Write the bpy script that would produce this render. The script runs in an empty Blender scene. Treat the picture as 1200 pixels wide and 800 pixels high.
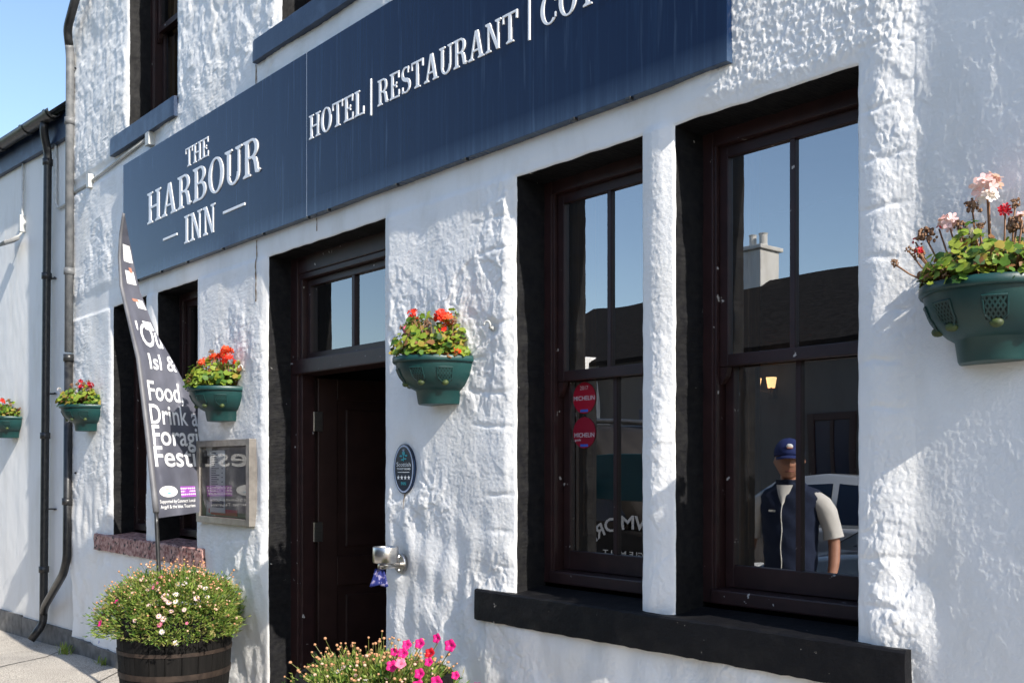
import bpy, bmesh, math, random
import numpy as np
from mathutils import Vector, Matrix
R = math.radians
random.seed(7)
scene = bpy.context.scene
COL = scene.collection

# ------------------------------------------------------------------ camera, sky, sun, exposure
cam_d = bpy.data.cameras.new('camera')
cam = bpy.data.objects.new('camera', cam_d)
COL.objects.link(cam)
cam.location = (0, -2.9, 1.6)
cam.rotation_euler = (R(90), 0, R(48.5))
cam_d.sensor_width = 36
cam_d.lens = 1165 / 1200 * 36
cam_d.shift_y = 147 / 1200
cam_d.clip_start = 0.05
cam_d.clip_end = 2000
scene.camera = cam

SUN_DIR = Vector((-0.807, 0.0816, -0.584)).normalized()      # the way the light travels
sd = bpy.data.lights.new('sun', 'SUN')
sd.energy = 3.6
sd.angle = R(0.5)
sd.color = (1.0, 0.94, 0.85)
so = bpy.data.objects.new('sun', sd)
COL.objects.link(so)
so.location = (6, -4, 9)
so.rotation_euler = SUN_DIR.to_track_quat('-Z', 'Y').to_euler()
world = bpy.data.worlds.new('World')
scene.world = world
world.use_nodes = True
wn = world.node_tree
bg = wn.nodes['Background']
sky = wn.nodes.new('ShaderNodeTexSky')
sky.sky_type = 'NISHITA'
sky.sun_disc = False
sky.sun_elevation = math.asin(-SUN_DIR.z)
sky.sun_rotation = math.atan2(-SUN_DIR.x, -SUN_DIR.y)
sky.air_density = 1.0
sky.dust_density = 0.8
sky.ozone_density = 1.6
wn.links.new(sky.outputs['Color'], bg.inputs['Color'])
bg.inputs['Strength'].default_value = 0.115
scene.view_settings.view_transform = 'Standard'
scene.view_settings.look = 'None'
scene.view_settings.exposure = 1.13
scene.view_settings.gamma = 1.0
scene.view_settings.use_curve_mapping = False
try:
    scene.cycles.use_denoising = True
    scene.cycles.max_bounces = 8
    scene.cycles.transparent_max_bounces = 12
    scene.cycles.caustics_reflective = False
    scene.cycles.caustics_refractive = False
except Exception:
    pass

# ------------------------------------------------------------------ materials
def mat(name, col, rough=0.6, col2=None, nscale=8.0, metal=0.0, bump=0.0, bscale=60.0, spec=0.5, stretch=(1, 1, 1), coat=0.0, chips=None, lo=0.35, hi=0.65):
    m = bpy.data.materials.new(name)
    m.use_nodes = True
    nt = m.node_tree
    b = nt.nodes['Principled BSDF']
    b.inputs['Base Color'].default_value = (*col, 1)
    b.inputs['Roughness'].default_value = rough
    b.inputs['Metallic'].default_value = metal
    b.inputs['Specular IOR Level'].default_value = spec
    b.inputs['Coat Weight'].default_value = coat
    b.inputs['Coat Roughness'].default_value = 0.06
    tc = nt.nodes.new('ShaderNodeTexCoord')
    mp = nt.nodes.new('ShaderNodeMapping')
    mp.inputs['Scale'].default_value = stretch
    nt.links.new(tc.outputs['Object'], mp.inputs['Vector'])
    last = None
    if col2 is not None:
        n = nt.nodes.new('ShaderNodeTexNoise')
        n.inputs['Scale'].default_value = nscale
        n.inputs['Detail'].default_value = 6
        nt.links.new(mp.outputs[0], n.inputs['Vector'])
        r = nt.nodes.new('ShaderNodeValToRGB')
        r.color_ramp.elements[0].position = lo
        r.color_ramp.elements[1].position = hi
        r.color_ramp.elements[0].color = (*col, 1)
        r.color_ramp.elements[1].color = (*col2, 1)
        nt.links.new(n.outputs['Fac'], r.inputs['Fac'])
        last = r.outputs['Color']
        nt.links.new(last, b.inputs['Base Color'])
    if chips is not None:
        ccol, csc, cth = chips
        n = nt.nodes.new('ShaderNodeTexNoise')
        n.inputs['Scale'].default_value = csc
        n.inputs['Detail'].default_value = 5
        nt.links.new(tc.outputs['Object'], n.inputs['Vector'])
        r = nt.nodes.new('ShaderNodeValToRGB')
        r.color_ramp.elements[0].position = cth
        r.color_ramp.elements[1].position = cth + 0.015
        r.color_ramp.elements[0].color = (0, 0, 0, 1)
        r.color_ramp.elements[1].color = (1, 1, 1, 1)
        nt.links.new(n.outputs['Fac'], r.inputs['Fac'])
        mx = nt.nodes.new('ShaderNodeMixRGB')
        nt.links.new(r.outputs['Color'], mx.inputs['Fac'])
        if last is not None:
            nt.links.new(last, mx.inputs['Color1'])
        else:
            mx.inputs['Color1'].default_value = (*col, 1)
        mx.inputs['Color2'].default_value = (*ccol, 1)
        nt.links.new(mx.outputs['Color'], b.inputs['Base Color'])
    if bump > 0:
        n = nt.nodes.new('ShaderNodeTexNoise')
        n.inputs['Scale'].default_value = bscale
        n.inputs['Detail'].default_value = 8
        n.inputs['Roughness'].default_value = 0.65
        nt.links.new(mp.outputs[0], n.inputs['Vector'])
        bp = nt.nodes.new('ShaderNodeBump')
        bp.inputs['Strength'].default_value = 1.0
        bp.inputs['Distance'].default_value = bump
        nt.links.new(n.outputs['Fac'], bp.inputs['Height'])
        nt.links.new(bp.outputs['Normal'], b.inputs['Normal'])
    return m

def leafmat(name, col, trans=0.35, rough=0.5):
    m = bpy.data.materials.new(name)
    m.use_nodes = True
    nt = m.node_tree
    b = nt.nodes['Principled BSDF']
    b.inputs['Base Color'].default_value = (*col, 1)
    b.inputs['Roughness'].default_value = rough
    b.inputs['Specular IOR Level'].default_value = 0.35
    t = nt.nodes.new('ShaderNodeBsdfTranslucent')
    t.inputs['Color'].default_value = (min(1, col[0] * 1.3), min(1, col[1] * 1.3), col[2] * 0.9, 1)
    mx = nt.nodes.new('ShaderNodeMixShader')
    mx.inputs['Fac'].default_value = trans
    nt.links.new(b.outputs[0], mx.inputs[1])
    nt.links.new(t.outputs[0], mx.inputs[2])
    nt.links.new(mx.outputs[0], nt.nodes['Material Output'].inputs['Surface'])
    return m

def glassmat(name, refl, tint=(0.75, 0.78, 0.78), rough=0.0, wave=0.0):
    m = bpy.data.materials.new(name)
    m.use_nodes = True
    nt = m.node_tree
    nt.nodes.remove(nt.nodes['Principled BSDF'])
    g = nt.nodes.new('ShaderNodeBsdfGlossy')
    g.inputs['Roughness'].default_value = rough
    g.inputs['Color'].default_value = (1, 1, 1, 1)
    t = nt.nodes.new('ShaderNodeBsdfTransparent')
    t.inputs['Color'].default_value = (*tint, 1)
    lw = nt.nodes.new('ShaderNodeFresnel')
    lw.inputs['IOR'].default_value = 1.5
    ad = nt.nodes.new('ShaderNodeMath')
    ad.operation = 'ADD'
    ad.use_clamp = True
    ad.inputs[1].default_value = refl
    nt.links.new(lw.outputs[0], ad.inputs[0])
    mx = nt.nodes.new('ShaderNodeMixShader')
    nt.links.new(ad.outputs[0], mx.inputs['Fac'])
    nt.links.new(t.outputs[0], mx.inputs[1])
    nt.links.new(g.outputs[0], mx.inputs[2])
    nt.links.new(mx.outputs[0], nt.nodes['Material Output'].inputs['Surface'])
    if wave > 0:
        tc = nt.nodes.new('ShaderNodeTexCoord')
        n = nt.nodes.new('ShaderNodeTexNoise')
        n.inputs['Scale'].default_value = 2.2
        n.inputs['Detail'].default_value = 1
        bp = nt.nodes.new('ShaderNodeBump')
        bp.inputs['Distance'].default_value = wave
        nt.links.new(tc.outputs['Object'], n.inputs['Vector'])
        nt.links.new(n.outputs['Fac'], bp.inputs['Height'])
        nt.links.new(bp.outputs['Normal'], g.inputs['Normal'])
    return m

def wall_paint(name, base, dirt, fine=0.0012):
    m = bpy.data.materials.new(name)
    m.use_nodes = True
    nt = m.node_tree
    b = nt.nodes['Principled BSDF']
    b.inputs['Roughness'].default_value = 0.62
    b.inputs['Specular IOR Level'].default_value = 0.3
    tc = nt.nodes.new('ShaderNodeTexCoord')
    mp = nt.nodes.new('ShaderNodeMapping')
    mp.inputs['Scale'].default_value = (1, 1, 0.35)
    nt.links.new(tc.outputs['Object'], mp.inputs['Vector'])
    n = nt.nodes.new('ShaderNodeTexNoise')
    n.inputs['Scale'].default_value = 3.0
    n.inputs['Detail'].default_value = 9
    n.inputs['Roughness'].default_value = 0.62
    nt.links.new(mp.outputs[0], n.inputs['Vector'])
    r = nt.nodes.new('ShaderNodeValToRGB')
    r.color_ramp.elements[0].position = 0.32
    r.color_ramp.elements[1].position = 0.52
    r.color_ramp.elements[0].color = (*dirt, 1)
    r.color_ramp.elements[1].color = (*base, 1)
    nt.links.new(n.outputs['Fac'], r.inputs['Fac'])
    nt.links.new(r.outputs['Color'], b.inputs['Base Color'])
    n2 = nt.nodes.new('ShaderNodeTexNoise')
    n2.inputs['Scale'].default_value = 60
    n2.inputs['Detail'].default_value = 9
    n2.inputs['Roughness'].default_value = 0.72
    nt.links.new(tc.outputs['Object'], n2.inputs['Vector'])
    bp = nt.nodes.new('ShaderNodeBump')
    bp.inputs['Strength'].default_value = 1.0
    bp.inputs['Distance'].default_value = fine
    nt.links.new(n2.outputs['Fac'], bp.inputs['Height'])
    nt.links.new(bp.outputs['Normal'], b.inputs['Normal'])
    return m

def sign_navy():
    m = bpy.data.materials.new('navy_sign_panel')
    m.use_nodes = True
    nt = m.node_tree
    b = nt.nodes['Principled BSDF']
    tc = nt.nodes.new('ShaderNodeTexCoord')
    mp = nt.nodes.new('ShaderNodeMapping')
    mp.inputs['Scale'].default_value = (26, 1, 0.7)
    nt.links.new(tc.outputs['Object'], mp.inputs['Vector'])
    n = nt.nodes.new('ShaderNodeTexNoise')
    n.inputs['Scale'].default_value = 1.0
    n.inputs['Detail'].default_value = 7
    n.inputs['Roughness'].default_value = 0.7
    nt.links.new(mp.outputs[0], n.inputs['Vector'])
    r = nt.nodes.new('ShaderNodeValToRGB')
    e = r.color_ramp.elements
    e[0].position = 0.50
    e[0].color = (0.0020, 0.0108, 0.041, 1)
    e[1].position = 0.95
    e[1].color = (0.014, 0.040, 0.095, 1)
    nt.links.new(n.outputs['Fac'], r.inputs['Fac'])
    nt.links.new(r.outputs['Color'], b.inputs['Base Color'])
    # runs of lime scale: narrow, pale, some long and some short
    mp2 = nt.nodes.new('ShaderNodeMapping')
    mp2.inputs['Scale'].default_value = (30, 1, 1.6)
    nt.links.new(tc.outputs['Object'], mp2.inputs['Vector'])
    n3 = nt.nodes.new('ShaderNodeTexNoise')
    n3.inputs['Scale'].default_value = 1.0
    n3.inputs['Detail'].default_value = 3
    n3.inputs['Distortion'].default_value = 0.25
    nt.links.new(mp2.outputs[0], n3.inputs['Vector'])
    r3 = nt.nodes.new('ShaderNodeValToRGB')
    r3.color_ramp.elements[0].position = 0.60
    r3.color_ramp.elements[1].position = 0.78
    r3.color_ramp.elements[0].color = (0, 0, 0, 1)
    r3.color_ramp.elements[1].color = (0.34, 0.34, 0.34, 1)
    nt.links.new(n3.outputs['Fac'], r3.inputs['Fac'])
    # deposit along the lower edge of the board
    sx = nt.nodes.new('ShaderNodeSeparateXYZ')
    nt.links.new(tc.outputs['Object'], sx.inputs[0])
    mr = nt.nodes.new('ShaderNodeMapRange')
    mr.inputs['From Min'].default_value = 0.10
    mr.inputs['From Max'].default_value = 0.0
    mr.inputs['To Min'].default_value = 0.0
    mr.inputs['To Max'].default_value = 0.7
    nt.links.new(sx.outputs['Z'], mr.inputs['Value'])
    ml = nt.nodes.new('ShaderNodeMath')
    ml.operation = 'MULTIPLY'
    nt.links.new(mr.outputs[0], ml.inputs[0])
    nt.links.new(n.outputs['Fac'], ml.inputs[1])
    ad = nt.nodes.new('ShaderNodeMath')
    ad.operation = 'ADD'
    ad.use_clamp = True
    nt.links.new(ml.outputs[0], ad.inputs[0])
    nt.links.new(r3.outputs['Color'], ad.inputs[1])
    mxc = nt.nodes.new('ShaderNodeMixRGB')
    mxc.inputs['Color2'].default_value = (0.11, 0.17, 0.26, 1)
    nt.links.new(ad.outputs[0], mxc.inputs['Fac'])
    nt.links.new(r.outputs['Color'], mxc.inputs['Color1'])
    nt.links.new(mxc.outputs['Color'], b.inputs['Base Color'])
    rr = nt.nodes.new('ShaderNodeMapRange')
    rr.inputs['From Min'].default_value = 0.3
    rr.inputs['From Max'].default_value = 0.8
    rr.inputs['To Min'].default_value = 0.10
    rr.inputs['To Max'].default_value = 0.32
    nt.links.new(n.outputs['Fac'], rr.inputs['Value'])
    nt.links.new(rr.outputs[0], b.inputs['Roughness'])
    b.inputs['Specular IOR Level'].default_value = 0.28
    return m

M = {}
M['wall'] = wall_paint('white_wall_paint', (0.86, 0.85, 0.83), (0.76, 0.74, 0.70), 0.0028)
M['wall2'] = wall_paint('white_render', (0.78, 0.77, 0.75), (0.69, 0.67, 0.63), 0.0008)
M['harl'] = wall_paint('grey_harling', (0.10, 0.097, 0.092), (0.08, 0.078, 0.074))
M['wallshade'] = wall_paint('cream_render', (0.55, 0.54, 0.51), (0.45, 0.43, 0.40))
M['black'] = mat('black_masonry_paint', (0.0050, 0.0050, 0.0066), 0.6, (0.012, 0.0118, 0.012), 30, bump=0.0025, bscale=45, chips=((0.5, 0.49, 0.46), 26, 0.75), spec=0.2)
M['sillblack'] = mat('weathered_black_sill_paint', (0.0042, 0.0042, 0.0056), 0.6, (0.016, 0.0150, 0.0145), 11, bump=0.004, bscale=38, chips=((0.30, 0.28, 0.25), 34, 0.725), lo=0.48, hi=0.85, spec=0.22)
M['maroon'] = mat('maroon_joinery_paint', (0.019, 0.0072, 0.0070), 0.45, (0.030, 0.0115, 0.0108), 14, bump=0.0004, bscale=40, chips=((0.45, 0.42, 0.39), 24, 0.70))
M['doorp'] = mat('dark_brown_door_paint', (0.020, 0.008, 0.006), 0.42, (0.030, 0.013, 0.010), 9)
M['navytrim'] = mat('navy_trim_paint', (0.010, 0.024, 0.060), 0.38, (0.05, 0.085, 0.15), 9, lo=0.5, hi=0.85, bump=0.001, bscale=60)
M['redstone'] = mat('worn_red_stone', (0.19, 0.060, 0.050), 0.7, (0.55, 0.33, 0.28), 34, bump=0.008, bscale=55, chips=((0.03, 0.02, 0.02), 28, 0.60))
M['sign'] = sign_navy()
M['letter'] = mat('white_letter_acrylic', (0.90, 0.90, 0.90), 0.4)
M['letteredge'] = mat('white_letter_edge', (0.9, 0.9, 0.9), 0.4)
M['glass'] = glassmat('window_glass', 0.37, wave=0.0012)
M['glassd'] = glassmat('upper_glass', 0.03)
M['caseglass'] = glassmat('case_glass', 0.02, (0.97, 0.98, 0.98))
M['wood'] = mat('varnished_shutter_wood', (0.55, 0.27, 0.10), 0.45, (0.36, 0.165, 0.06), 6, stretch=(6, 6, 0.6))
M['plinth'] = mat('grey_plinth_paint', (0.16, 0.155, 0.15), 0.75, (0.08, 0.078, 0.075), 12, bump=0.002)
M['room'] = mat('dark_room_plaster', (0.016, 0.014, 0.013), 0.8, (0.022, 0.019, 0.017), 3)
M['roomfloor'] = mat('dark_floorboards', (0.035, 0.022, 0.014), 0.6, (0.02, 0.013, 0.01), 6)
M['teal'] = mat('teal_hall_paint', (0.02, 0.09, 0.13), 0.7)
M['pipe'] = mat('black_pipe_paint', (0.012, 0.012, 0.013), 0.35, (0.03, 0.03, 0.03), 20, bump=0.0008, bscale=40, chips=((0.35, 0.35, 0.34), 30, 0.74))
M['pipegrey'] = mat('weathered_pipe_paint', (0.11, 0.115, 0.12), 0.5, (0.19, 0.19, 0.19), 14, bump=0.0008, bscale=40)
M['slate'] = mat('dark_roof_slate', (0.010, 0.0098, 0.010), 1.0, (0.020, 0.019, 0.019), 10, bump=0.004, bscale=9, stretch=(1, 1, 4), spec=0.04)
M['slateb'] = mat('blue_roof_slate', (0.07, 0.10, 0.16), 0.7, (0.09, 0.13, 0.19), 8)
M['steel'] = mat('brushed_steel', (0.62, 0.60, 0.57), 0.28, (0.5, 0.48, 0.46), 30, metal=1.0, stretch=(1, 1, 12))
M['alu'] = mat('bronze_anodised_frame', (0.30, 0.275, 0.245), 0.42, (0.22, 0.20, 0.18), 20, metal=0.55)
M['paper'] = mat('white_paper', (0.84, 0.85, 0.84), 0.8)
M['ink'] = mat('print_ink', (0.05, 0.07, 0.10), 0.7)
M['redprint'] = mat('red_print', (0.6, 0.02, 0.03), 0.6)
M['planter'] = mat('green_planter_plastic', (0.0028, 0.032, 0.031), 0.42, (0.0075, 0.050, 0.048), 7, bump=0.0004, bscale=200)
M['holeshade'] = mat('planter_hole_shade', (0.002, 0.010, 0.008), 0.8)
M['plug'] = mat('olive_planter_plug', (0.07, 0.10, 0.02), 0.6, (0.03, 0.045, 0.015), 60)
M['soil'] = mat('potting_soil', (0.03, 0.02, 0.013), 0.95, (0.05, 0.035, 0.025), 50, bump=0.01, bscale=70)
M['barrel'] = mat('charred_oak', (0.003, 0.0027, 0.0026), 0.8, (0.008, 0.007, 0.0065), 7, bump=0.003, bscale=30, stretch=(6, 6, 0.5), spec=0.2)
M['hoop'] = mat('rusty_hoop', (0.018, 0.011, 0.008), 0.7, (0.045, 0.030, 0.022), 20, metal=0.3, bump=0.001)
M['flag'] = mat('charcoal_polyester', (0.078, 0.081, 0.105), 0.42, (0.110, 0.113, 0.140), 4, bump=0.0006, bscale=120)
M['flaglight'] = mat('grey_flag_sleeve', (0.16, 0.16, 0.17), 0.55, (0.10, 0.10, 0.11), 5)
M['print'] = mat('white_print_and_sheen', (0.78, 0.78, 0.78), 0.6)  # also paints the pale sheen patches near the top of the flag
M['orangeprint'] = mat('orange_flag_print', (0.45, 0.20, 0.14), 0.6)
M['greenprint'] = mat('green_flag_print', (0.35, 0.55, 0.15), 0.6)
M['blueprint'] = mat('pale_blue_print', (0.10, 0.42, 0.68), 0.6)
M['purple'] = mat('purple_print', (0.32, 0.08, 0.42), 0.6)
M['plaque'] = mat('navy_plaque_enamel', (0.004, 0.012, 0.035), 0.25)
M['plaquerim'] = mat('silver_blue_rim', (0.36, 0.42, 0.55), 0.35)
M['cyanprint'] = mat('teal_print', (0.03, 0.32, 0.36), 0.5)
M['sticker'] = mat('crimson_sticker', (0.36, 0.004, 0.022), 0.45)
M['sticker2'] = mat('dull_crimson_sticker', (0.26, 0.004, 0.020), 0.5)
M['stickerblue'] = mat('blue_sticker_print', (0.05, 0.12, 0.5), 0.5)
M['stickerprint'] = mat('sticker_print', (0.6, 0.5, 0.52), 0.6)
M['whiteplastic'] = mat('white_plastic', (0.58, 0.58, 0.55), 0.5, (0.45, 0.45, 0.42), 20)
M['bluecloth'] = mat('blue_patterned_cloth', (0.008, 0.016, 0.13), 0.8, (0.22, 0.20, 0.33), 42, lo=0.53, hi=0.60)
M['asphalt'] = mat('grey_asphalt', (0.19, 0.183, 0.17), 0.9, (0.24, 0.23, 0.215), 30, bump=0.004, bscale=120)
M['kerb'] = mat('granite_kerb', (0.22, 0.215, 0.21), 0.8, (0.3, 0.29, 0.28), 50, bump=0.002)
M['hill'] = mat('hill_grass', (0.05, 0.08, 0.03), 0.9, (0.09, 0.10, 0.04), 0.05)
M['lampglass'] = None

def pavement_mat():
    m = mat('worn_concrete_pavement', (0.40, 0.36, 0.31), 0.85, (0.50, 0.455, 0.39), 3.5, bump=0.006, bscale=70, lo=0.3, hi=0.7)
    nt = m.node_tree
    b = nt.nodes['Principled BSDF']
    src = b.inputs['Base Color'].links[0].from_socket
    tc = nt.nodes.new('ShaderNodeTexCoord')
    n = nt.nodes.new('ShaderNodeTexNoise')
    n.inputs['Scale'].default_value = 130
    n.inputs['Detail'].default_value = 2
    nt.links.new(tc.outputs['Object'], n.inputs['Vector'])
    r = nt.nodes.new('ShaderNodeValToRGB')
    r.color_ramp.elements[0].position = 0.36
    r.color_ramp.elements[1].position = 0.62
    r.color_ramp.elements[0].color = (0.45, 0.45, 0.45, 1)
    r.color_ramp.elements[1].color = (1.25, 1.25, 1.25, 1)
    nt.links.new(n.outputs['Fac'], r.inputs['Fac'])
    mx = nt.nodes.new('ShaderNodeMixRGB')
    mx.blend_type = 'MULTIPLY'
    mx.inputs['Fac'].default_value = 1
    nt.links.new(src, mx.inputs['Color1'])
    nt.links.new(r.outputs['Color'], mx.inputs['Color2'])
    nt.links.new(mx.outputs['Color'], b.inputs['Base Color'])
    return m
M['pave'] = pavement_mat()
M['joint'] = mat('pavement_joint', (0.05, 0.047, 0.042), 0.95)

def emit(name, col, s):
    m = bpy.data.materials.new(name)
    m.use_nodes = True
    b = m.node_tree.nodes['Principled BSDF']
    b.inputs['Base Color'].default_value = (*col, 1)
    b.inputs['Emission Color'].default_value = (*col, 1)
    b.inputs['Emission Strength'].default_value = s
    return m
M['lampglass'] = emit('lit_lamp_glass', (1.0, 0.62, 0.28), 1.3)

# ------------------------------------------------------------------ object helpers
def link(o, parent=None):
    COL.objects.link(o)
    if parent is not None:
        o.parent = parent
    return o

def thing(name, label, cat, loc=(0, 0, 0), rz=0.0, group=None):
    o = bpy.data.objects.new(name, None)
    link(o)
    o.empty_display_size = 0.1
    o.location = loc
    o.rotation_euler = (0, 0, rz)
    tag(o, label, cat, group)
    return o

def tag(o, label, cat=None, group=None):
    o['label'] = label
    if cat:
        o['category'] = cat
    if group:
        o['group'] = group
    return o

class MB:
    """collects faces; build() links them as one mesh object"""
    def __init__(self):
        self.v, self.f, self.m, self.s = [], [], [], []
        self.mi, self.sm = 0, False

    def face(self, pts):
        i = len(self.v)
        self.v.extend([tuple(p) for p in pts])
        self.f.append(list(range(i, i + len(pts))))
        self.m.append(self.mi)
        self.s.append(self.sm)

    def raw(self, vs, fs):
        i = len(self.v)
        self.v.extend([tuple(p) for p in vs])
        for f in fs:
            self.f.append([a + i for a in f])
            self.m.append(self.mi)
            self.s.append(self.sm)

    def box(self, x0, x1, y0, y1, z0, z1, T=None):
        vs = [Vector((x, y, z)) for z in (z0, z1) for y in (y0, y1) for x in (x0, x1)]
        if T is not None:
            vs = [T @ q for q in vs]
        self.raw(vs, [(0, 2, 3, 1), (4, 5, 7, 6), (0, 1, 5, 4), (2, 6, 7, 3), (0, 4, 6, 2), (1, 3, 7, 5)])

    def bbox(self, x0, x1, y0, y1, z0, z1, b=0.004, T=None):
        """box with chamfered edges"""
        b = min(b, (x1 - x0) / 2.2, (y1 - y0) / 2.2, (z1 - z0) / 2.2)
        bm = bmesh.new()
        bmesh.ops.create_cube(bm, size=1)
        for q in bm.verts:
            q.co = Vector(((x0 + x1) / 2 + q.co.x * (x1 - x0), (y0 + y1) / 2 + q.co.y * (y1 - y0), (z0 + z1) / 2 + q.co.z * (z1 - z0)))
        bmesh.ops.bevel(bm, geom=bm.edges[:], offset=b, segments=2, affect='EDGES', profile=0.6)
        self.bm(bm, T)

    def bm(self, bm, T=None):
        bm.verts.index_update()
        vs = [(T @ q.co if T is not None else q.co.copy()) for q in bm.verts]
        self.raw(vs, [[q.index for q in f.verts] for f in bm.faces])
        bm.free()

    def tube(self, path, rad, n=10, caps=True):
        path = [Vector(p) for p in path]
        if not isinstance(rad, (list, tuple)):
            rad = [rad] * len(path)
        rings = []
        up = None
        for i, p in enumerate(path):
            a = path[max(0, i - 1)]
            c = path[min(len(path) - 1, i + 1)]
            d = (c - a).normalized()
            if up is None:
                up = Vector((0, 0, 1)) if abs(d.z) < 0.9 else Vector((0, 1, 0))
            x = up.cross(d)
            if x.length < 1e-5:
                x = d.orthogonal()
            x.normalize()
            y = d.cross(x).normalized()
            up = y.copy() if abs(d.z) > 0.9 else up
            rings.append([p + (x * math.cos(2 * math.pi * k / n) + y * math.sin(2 * math.pi * k / n)) * rad[i] for k in range(n)])
        self.loft(rings, caps)

    def loft(self, rings, caps=True, closed=True):
        n = len(rings[0])
        vs = [q for r in rings for q in r]
        fs = []
        for i in range(len(rings) - 1):
            for k in range(n if closed else n - 1):
                k2 = (k + 1) % n
                fs.append((i * n + k, i * n + k2, (i + 1) * n + k2, (i + 1) * n + k))
        if caps and closed:
            fs.append(tuple(reversed(range(n))))
            fs.append(tuple(range((len(rings) - 1) * n, len(rings) * n)))
        self.raw(vs, fs)

    def lathe(self, prof, n=24, c=(0, 0, 0), caps=True):
        rings = [[Vector((c[0] + r * math.cos(2 * math.pi * k / n), c[1] + r * math.sin(2 * math.pi * k / n), c[2] + z)) for k in range(n)] for r, z in prof]
        self.loft(rings, caps)

    def blob(self, c, r, n=6, m=4, sq=(1, 1, 1)):
        vs = [(c[0], c[1], c[2] + r * sq[2])]
        for i in range(1, m):
            t = math.pi * i / m
            for k in range(n):
                a = 2 * math.pi * k / n
                vs.append((c[0] + r * sq[0] * math.sin(t) * math.cos(a), c[1] + r * sq[1] * math.sin(t) * math.sin(a), c[2] + r * sq[2] * math.cos(t)))
        vs.append((c[0], c[1], c[2] - r * sq[2]))
        fs = [(0, 1 + k, 1 + (k + 1) % n) for k in range(n)]
        for i in range(m - 2):
            for k in range(n):
                fs.append((1 + i * n + k, 1 + (i + 1) * n + k, 1 + (i + 1) * n + (k + 1) % n, 1 + i * n + (k + 1) % n))
        L = len(vs) - 1
        fs += [(L, 1 + (m - 2) * n + (k + 1) % n, 1 + (m - 2) * n + k) for k in range(n)]
        self.raw(vs, fs)

    def prism(self, poly, y0, y1):
        """polygon in (x, z) pushed from y0 (front) to y1"""
        n = len(poly)
        vs = [(p[0], y0, p[1]) for p in poly] + [(p[0], y1, p[1]) for p in poly]
        fs = [tuple(range(n)), tuple(reversed(range(n, 2 * n)))]
        for k in range(n):
            k2 = (k + 1) % n
            fs.append((k2, k, n + k, n + k2))
        self.raw(vs, fs)

    def build(self, name, mats, parent=None, o=(0, 0, 0), label=None, fix=True):
        me = bpy.data.meshes.new(name)
        ox, oy, oz = o
        me.from_pydata([(x - ox, y - oy, z - oz) for x, y, z in self.v], [], self.f)
        if not isinstance(mats, (list, tuple)):
            mats = [mats]
        for q in mats:
            me.materials.append(q)
        me.polygons.foreach_set('material_index', self.m)
        me.polygons.foreach_set('use_smooth', self.s)
        if fix:
            b = bmesh.new()
            b.from_mesh(me)
            bmesh.ops.recalc_face_normals(b, faces=b.faces)
            b.to_mesh(me)
            b.free()
        me.update()
        ob = bpy.data.objects.new(name, me)
        link(ob, parent)
        if label:
            ob['label'] = label
        return ob

def text_mesh(body, size=1.0, offset=0.0, extrude=0.0, align='LEFT', shear=0.0):
    """a flat text as (verts, faces) in its own x, y plane, scaled so that capitals are `size` high"""
    c = bpy.data.curves.new('txt', 'FONT')
    c.body = body
    c.offset = offset
    c.align_x = align
    c.resolution_u = 3
    c.shear = shear
    ob = bpy.data.objects.new('txt', c)
    COL.objects.link(ob)
    dg = bpy.context.evaluated_depsgraph_get()
    me = bpy.data.meshes.new_from_object(ob.evaluated_get(dg))
    vs = [v.co.copy() for v in me.vertices]
    fs = [list(p.vertices) for p in me.polygons]
    bpy.data.objects.remove(ob)
    bpy.data.curves.remove(c)
    bpy.data.meshes.remove(me)
    k = size / 0.729
    return [Vector((v.x * k, v.y * k, 0)) for v in vs], fs

def put_text(mb, body, x0, x1, z, y, h, offset=0.0, mirror=False, fn=None):
    """text fitted between x0 and x1 with its baseline at z, on the plane y"""
    vs, fs = text_mesh(body, h, offset)
    a = min(v.x for v in vs)
    b = max(v.x for v in vs)
    out = []
    for v in vs:
        x = x0 + (v.x - a) / (b - a) * (x1 - x0)
        out.append(fn(x, z + v.y) if fn else (x, y, z + v.y))
    mb.raw(out, fs)

# --- lattice noise for the hand-rendered wall
def gnoise(x, y, seed):
    rs = np.random.RandomState(seed)
    G = rs.rand(256, 256).astype(np.float32) * 2 * np.pi
    gx, gy = np.cos(G), np.sin(G)
    xi = np.floor(x).astype(np.int32)
    yi = np.floor(y).astype(np.int32)
    xf = (x - xi).astype(np.float32)
    yf = (y - yi).astype(np.float32)
    u = xf * xf * xf * (xf * (xf * 6 - 15) + 10)
    v = yf * yf * yf * (yf * (yf * 6 - 15) + 10)
    def g(a, b, dx, dy):
        i, j = (xi + a) & 255, (yi + b) & 255
        return gx[i, j] * dx + gy[i, j] * dy
    n00 = g(0, 0, xf, yf)
    n10 = g(1, 0, xf - 1, yf)
    n01 = g(0, 1, xf, yf - 1)
    n11 = g(1, 1, xf - 1, yf - 1)
    a = n00 + u * (n10 - n00)
    b = n01 + u * (n11 - n01)
    return (a + v * (b - a)) * 1.4

def sstep(a, b, x):
    t = np.clip((x - a) / (b - a), 0, 1)
    return t * t * (3 - 2 * t)

# ================================================================== SETTING
def plane_grid(name, x0, x1, y0, y1, nx, ny, zf, m, o=(0, 0, 0)):
    mb = MB()
    vs = [(x0 + (x1 - x0) * i / nx, y0 + (y1 - y0) * j / ny, 0) for j in range(ny + 1) for i in range(nx + 1)]
    vs = [(x, y, zf(x, y)) for x, y, _ in vs]
    fs = [(j * (nx + 1) + i, j * (nx + 1) + i + 1, (j + 1) * (nx + 1) + i + 1, (j + 1) * (nx + 1) + i) for j in range(ny) for i in range(nx)]
    mb.sm = True
    mb.raw(vs, fs)
    ob = mb.build(name, m)
    ob['kind'] = 'structure'
    return ob

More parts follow.
